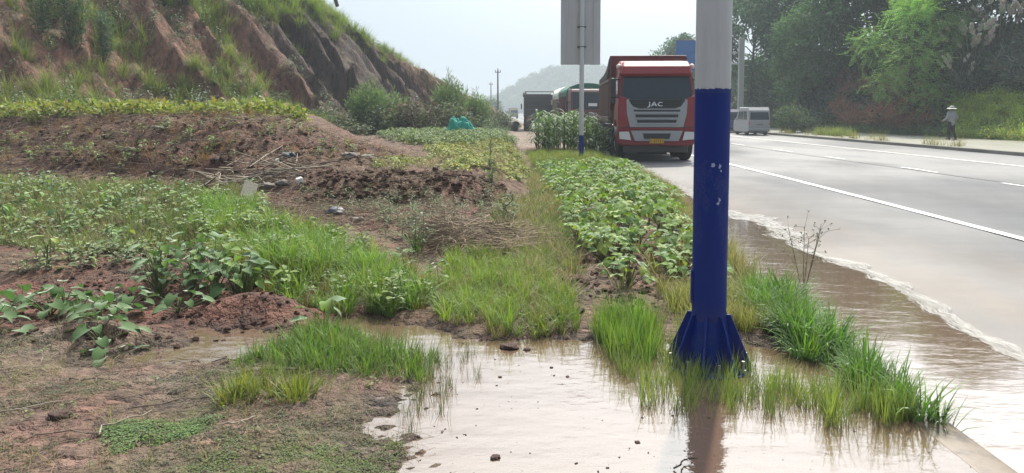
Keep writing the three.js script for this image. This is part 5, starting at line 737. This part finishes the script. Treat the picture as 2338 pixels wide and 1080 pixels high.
{ // broad leaved plants by the stream
  const R = rng(821), big = { n: 10, h: .3, r: .2, geos: [...LG.ovate, ...LG.heart], mats: [LM.squash, LM.bean], tilt: [-.6, .3] }, P = (l, x, d, o, g) => { const t = leafyPlant('leafy_plant', l, 'leafy plant', g, { ...big, ...o }, R); t.position.set(x, groundH(x, d) - .01, -d); t.rotation.y = R() * 6; return t; };
  const grp = 'broad leaved plants on the dug ridge by the stream', lab = 'bushy broad leaved plant on the dug ridge left of the stream';
  plantRow(() => leafyPlant('leafy_plant', lab, 'leafy plant', grp, { ...big, n: 20, h: .36, r: .22 }, R), [[-2.75, 5.95], [-2.5, 6.05], [-2.3, 6.0], [-2.1, 5.9], [-2.65, 5.75], [-2.4, 5.75], [-2.2, 5.7], [-2.0, 5.75], [-2.55, 6.25], [-2.85, 6.15]], R, null, null, .85, 1.1);
  const lab2 = 'low spreading plant with large grey green leaves in the lower left field'; 
  plantRow(() => leafyPlant('creeping_plant', lab2, 'leafy plant', 'large leaved plants in the lower left field', { ...big, n: 11, h: .17, r: .26, geos: LG.heart, mats: [LM.squash], tilt: [-.5, .15] }, R), [[-3.5, 5.1], [-3.2, 5.25], [-2.95, 5.2], [-3.35, 4.85], [-2.75, 5.1], [-2.65, 4.9], [-2.5, 4.62], [-3.55, 5.5], [-3.3, 5.6], [-2.95, 5.5], [-2.7, 5.4], [-2.3, 5.3]], R, null, null, .8, 1.15);
  P('pale squash seedling with big flat leaves on the red soil heap by the stream', -1.2, 5.02, { n: 6, h: .2, r: .22, geos: LG.heart }); P('small plant with large leaves at the lower edge of the left puddle', -2.35, 4.42, { n: 6, h: .1, r: .2, geos: LG.heart, mats: [LM.squash] }); P('upright lime leafed plant at the left edge of the field', -3.95, 6.5, { n: 5, h: .3, r: .08, geos: LG.heart, mats: [LM.lime] });
  P('lone leafy plant on the bare left field above the red soil', -3.1, 7.3, { n: 9, h: .2, r: .18, geos: LG.ovate }); P('yellow green plant at the left of the lush grass bank', -3.5, 7.0, { n: 8, h: .26, r: .2, geos: LG.ovate, mats: [LM.bean, LM.lime] });
  const R2 = rng(831); plantRow(() => leafyPlant('seedling', 'leafy seedling scattered over the weedy left field', 'seedling', 'leafy seedlings in the weedy left field', { ...big, n: 8, h: .2, r: .15, geos: LG.ovate, mats: [LM.bean, LM.squash] }, R2), spread([[-8.5, 12], [-4.6, 11.4], [-3.9, 9], [-3.5, 7.6], [-7, 8.5]], 46, R2, .3), R2, null, null, .7, 1.3);
}
{ // tall thin weed spike by the path, and the dead looking twiggy weed by the kerb
  const g = shrubGeo({ h: 1.1, r: .06, stems: 2, n: 70, L: .1, wide: .14, fuzz: .04, c0: [.06, .1, .04], c1: [.12, .17, .06], up: .2, from: .05, sr: .006 }, 841);
  shrub('tall_weed', 'thin upright weed spike at the right end of the dug bank', 'weed', g, -.12, groundH(-.12, 10.9), 10.9, 1, 0, null, .92); shrub('tall_weed', 'narrow leafy weed in front of the dug bank beside the straw heap', 'weed', [new MB().stick(V(0, 0, 0), V(.01, .2, 0), .005, .003).build(), mergeGeometries([WEED.lance[0], TUFT.dark[0], WEED.lance[1].clone().translate(.08, 0, .05)])], -.85, groundH(-.85, 7.4), 7.4, 1.05, 0, null, 1.0); shrub('tall_weed', 'bright ragged weed between the dug bank and the path', 'weed', g, .12, groundH(.12, 9.2), 9.2, 1.6, 1, null, .45);
  const R = rng(845), t = thing('twiggy_weed', 'thin grey twiggy weed standing in the road water by the kerb grass', 'weed', [2.62, -.05, -6.3]), m = new MB(), f = new MB();
  for (let k = 0; k < 5; k++) { const a = R() * 6.283, b = V(Math.cos(a) * .14, .5 + .22 * R(), Math.sin(a) * .14); m.stick(O0, b, .004, .002, [.12, .10, .06]); for (let j = 0; j < 9; j++) { const q = V().lerpVectors(O0, b, rr(.35, 1, R)), u = rdir(R); u.y = Math.abs(u.y) * .7 + .15; const e = V().copy(q).addScaledVector(u, rr(.06, .2, R)); m.stick(q, e, .0016, .001, [.12, .10, .06], 4); for (let n = 0; n < 4; n++) leafCard(f, e, rdir(R), rdir(R), .018, .012, [.14, .14, .09]); } }
  part('stem', m.build(), LM.dry, t); part('flower_head', f.build(), LM.shrub, t);
}
// ------------------------------------------------------------------ grass, weeds, litter: what nobody could count
const GM = LM.grass;
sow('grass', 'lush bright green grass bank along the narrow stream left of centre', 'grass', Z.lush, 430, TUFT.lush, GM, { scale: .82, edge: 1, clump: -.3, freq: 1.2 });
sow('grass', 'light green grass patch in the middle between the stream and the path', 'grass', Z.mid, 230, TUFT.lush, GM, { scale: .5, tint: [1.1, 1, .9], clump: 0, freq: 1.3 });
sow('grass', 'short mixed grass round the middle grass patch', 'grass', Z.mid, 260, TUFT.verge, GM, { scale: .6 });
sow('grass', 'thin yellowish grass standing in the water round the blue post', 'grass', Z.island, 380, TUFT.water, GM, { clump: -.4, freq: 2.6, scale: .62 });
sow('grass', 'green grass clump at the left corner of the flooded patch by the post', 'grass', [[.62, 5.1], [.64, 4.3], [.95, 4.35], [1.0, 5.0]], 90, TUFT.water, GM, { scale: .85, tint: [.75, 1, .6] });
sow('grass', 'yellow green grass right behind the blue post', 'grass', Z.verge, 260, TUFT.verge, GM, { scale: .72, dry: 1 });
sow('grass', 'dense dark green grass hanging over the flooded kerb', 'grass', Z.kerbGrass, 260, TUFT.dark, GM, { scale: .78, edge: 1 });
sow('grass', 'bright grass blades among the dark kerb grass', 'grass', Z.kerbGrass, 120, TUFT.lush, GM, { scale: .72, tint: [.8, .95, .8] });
sow('grass', 'sparse trodden grass on the path beside the bean bed', 'grass', Z.path, 420, TUFT.short, GM, { clump: -.3 });
sow('dry_grass', 'dry straw coloured grass along the path', 'dry grass', Z.path, 380, TUFT.dry, GM, {});
sow('grass', 'fresh fine grass round the foot of the sign post', 'grass', Z.corner, 900, TUFT.verge, GM, { scale: .8, tint: [.9, 1.15, .7] });
sow('dry_grass', 'dry weeds along the water edge of the bean bed', 'dry grass', Z.margin, 420, TUFT.dry, GM, { scale: 1.1 });
sow('grass', 'sparse verge grass along the water edge of the bean bed', 'grass', Z.margin, 160, TUFT.verge, GM, { scale: .9 });
sow('weeds', 'low green weeds over the open field at left', 'weeds', Z.field, 620, WEED.small, LM.shrub, { clump: .15, scale: 1.1, tint: [1.25, 1.15, .8] });
sow('weeds', 'taller leafy weeds in the open field at left', 'weeds', Z.field, 150, WEED.mid, LM.shrub, { clump: .15, scale: 1 });
sow('grass', 'thin green grass over the open field at left', 'grass', Z.field, 1100, TUFT.short, GM, { clump: 0, scale: 1.3 });
sow('dry_grass', 'dry straw tufts over the open field at left', 'dry grass', Z.field, 700, TUFT.dry, GM, {});
sow('grass', 'grass clump between the two puddles in the foreground', 'grass', Z.front, 210, TUFT.short, GM, { scale: 1.25, edge: 1, tint: [.95, 1.1, .8] });
sow('grass', 'short yellow grass patch on the silt in the foreground', 'grass', [[-1.4, 3.82], [-.95, 3.85], [-.9, 3.66], [-1.35, 3.62]], 40, TUFT.short, GM, { scale: 1, tint: [1.5, 1.2, .7] });
sow('ground_cover', 'lime green creeping plants on the flat terrace above the dug bank', 'ground cover', Z.terrace, 900, WEED.cover, LM.shrub, { clump: -.25, freq: .5, scale: 1 });
sow('dry_grass', 'dry stubble on the flat terrace above the dug bank', 'dry grass', Z.terrace, 420, TUFT.dry, GM, {});
sow('moss', 'tiny moss and seedlings over the wet silt in the foreground', 'moss', Z.near, 2600, WEED.moss, LM.shrub, { clump: .15, freq: 1.1, dry: 1, scale: .5, tint: [.8, .66, .6] });
sow('weeds', 'scattered seedlings on the silt in the foreground', 'weeds', Z.near, 40, WEED.small, LM.shrub, { scale: .42, dry: 1, tint: [1, .85, .7] });
sow('dry_grass', 'dead straw lying over the silt in the foreground', 'dry grass', Z.near, 170, TUFT.dry, GM, { scale: .4, dry: 1 });

sow('weeds', 'green weeds between the end of the long bank and the dark bushes', 'weeds', [[-4.6, 27], [-1.6, 18.5], [-.6, 20], [.6, 25], [.3, 34], [-3.8, 33]], 900, WEED.mid, LM.shrub, { scale: 1.3, clump: -.4 });
sow('ground_cover', 'lime creeping plants by the green net', 'ground cover', [[-3.4, 24], [-1.4, 19], [-.6, 20], [0, 27], [-3, 28]], 420, WEED.cover, LM.shrub, { clump: -.1, scale: 1.1, freq: .8 });
sow('grass', 'small grass stand in the water at the right front of the post', 'grass', [[1.55, 3.5], [1.68, 3.45], [1.72, 3.7], [1.58, 3.74]], 16, TUFT.water, GM, { scale: .75 });
sow('grass', 'small grass stand in the water between the post and the kerb grass', 'grass', [[1.82, 3.42], [2.0, 3.42], [2.0, 3.72], [1.84, 3.72]], 26, TUFT.water, GM, { scale: .8 });
sow('dry_grass', 'weedy dry tufts growing through the bean bed', 'dry grass', Z.beans, 180, TUFT.verge, GM, { scale: 1.0 });
sow('grass', 'sparse blades in the shallow left edge of the flood water', 'grass', [[-.6, 4.7], [-.1, 4.6], [-.15, 3.9], [-.3, 3.2], [-.5, 3.4], [-.4, 4.0]], 60, TUFT.water, GM, { scale: .4, tint: [.5, .45, .5] });
sow('weeds', 'low weeds on the red soil at the left', 'weeds', [[-4.2, 7.2], [-2.6, 6.8], [-2.6, 6.3], [-4.2, 6.3]], 60, WEED.small, LM.shrub, { scale: 1.0 });

sow('weeds', 'leafy weeds mixed into the lush grass bank', 'weeds', Z.lush, 110, WEED.mid, LM.shrub, { scale: .9, tint: [1.1, 1.1, .7] });
sow('grass', 'shorter yellowish grass between the lush clumps', 'grass', Z.lush, 260, TUFT.verge, GM, { scale: .8, tint: [1.1, 1.05, .8] });

sow('moss', 'bright green moss patch on the silt at the lower left', 'moss', [[-1.78, 3.42], [-1.4, 3.44], [-1.33, 3.22], [-1.5, 3.12], [-1.8, 3.2]], 420, WEED.moss, LM.shrub, { scale: .62, tint: [.9, 1.25, .6], dry: 1, seed: 5 });
sow('moss', 'yellow green moss along the bottom edge of the silt', 'moss', [[-1.1, 3.2], [-.5, 3.25], [-.4, 2.8], [-1.3, 2.8]], 420, WEED.moss, LM.shrub, { scale: .55, tint: [1, 1.05, .55], dry: 1, seed: 6, clump: -.1, freq: 3 });

sow('weeds', 'sparse small weeds on the long dug bank of red earth', 'weeds', [[-12, 17.6], [-5.4, 14.6], [-1.9, 14.6], [-2.6, 13.4], [-5.6, 13.0], [-11, 16]], 110, WEED.mid, LM.shrub, { scale: .85, tint: [1.1, 1.05, .7], clump: 0 });
sow('dry_grass', 'dry tufts on the long dug bank of red earth', 'dry grass', [[-12, 18], [-5, 16], [-1.9, 15], [-2.6, 13.2], [-5.6, 12.9], [-11, 16]], 220, TUFT.dry, GM, { scale: 1.0, tint: [.95, .62, .45] });
sow('weeds', 'straggling weeds at the foot of the low dug bank', 'weeds', [[-2.8, 10.2], [.2, 10.3], [.4, 9.0], [-1.0, 8.0], [-2.2, 8.8]], 70, WEED.lance, LM.shrub, { scale: .65, clump: 0, tint: [1, 1, .7] });
renderer.render(scene, camera);
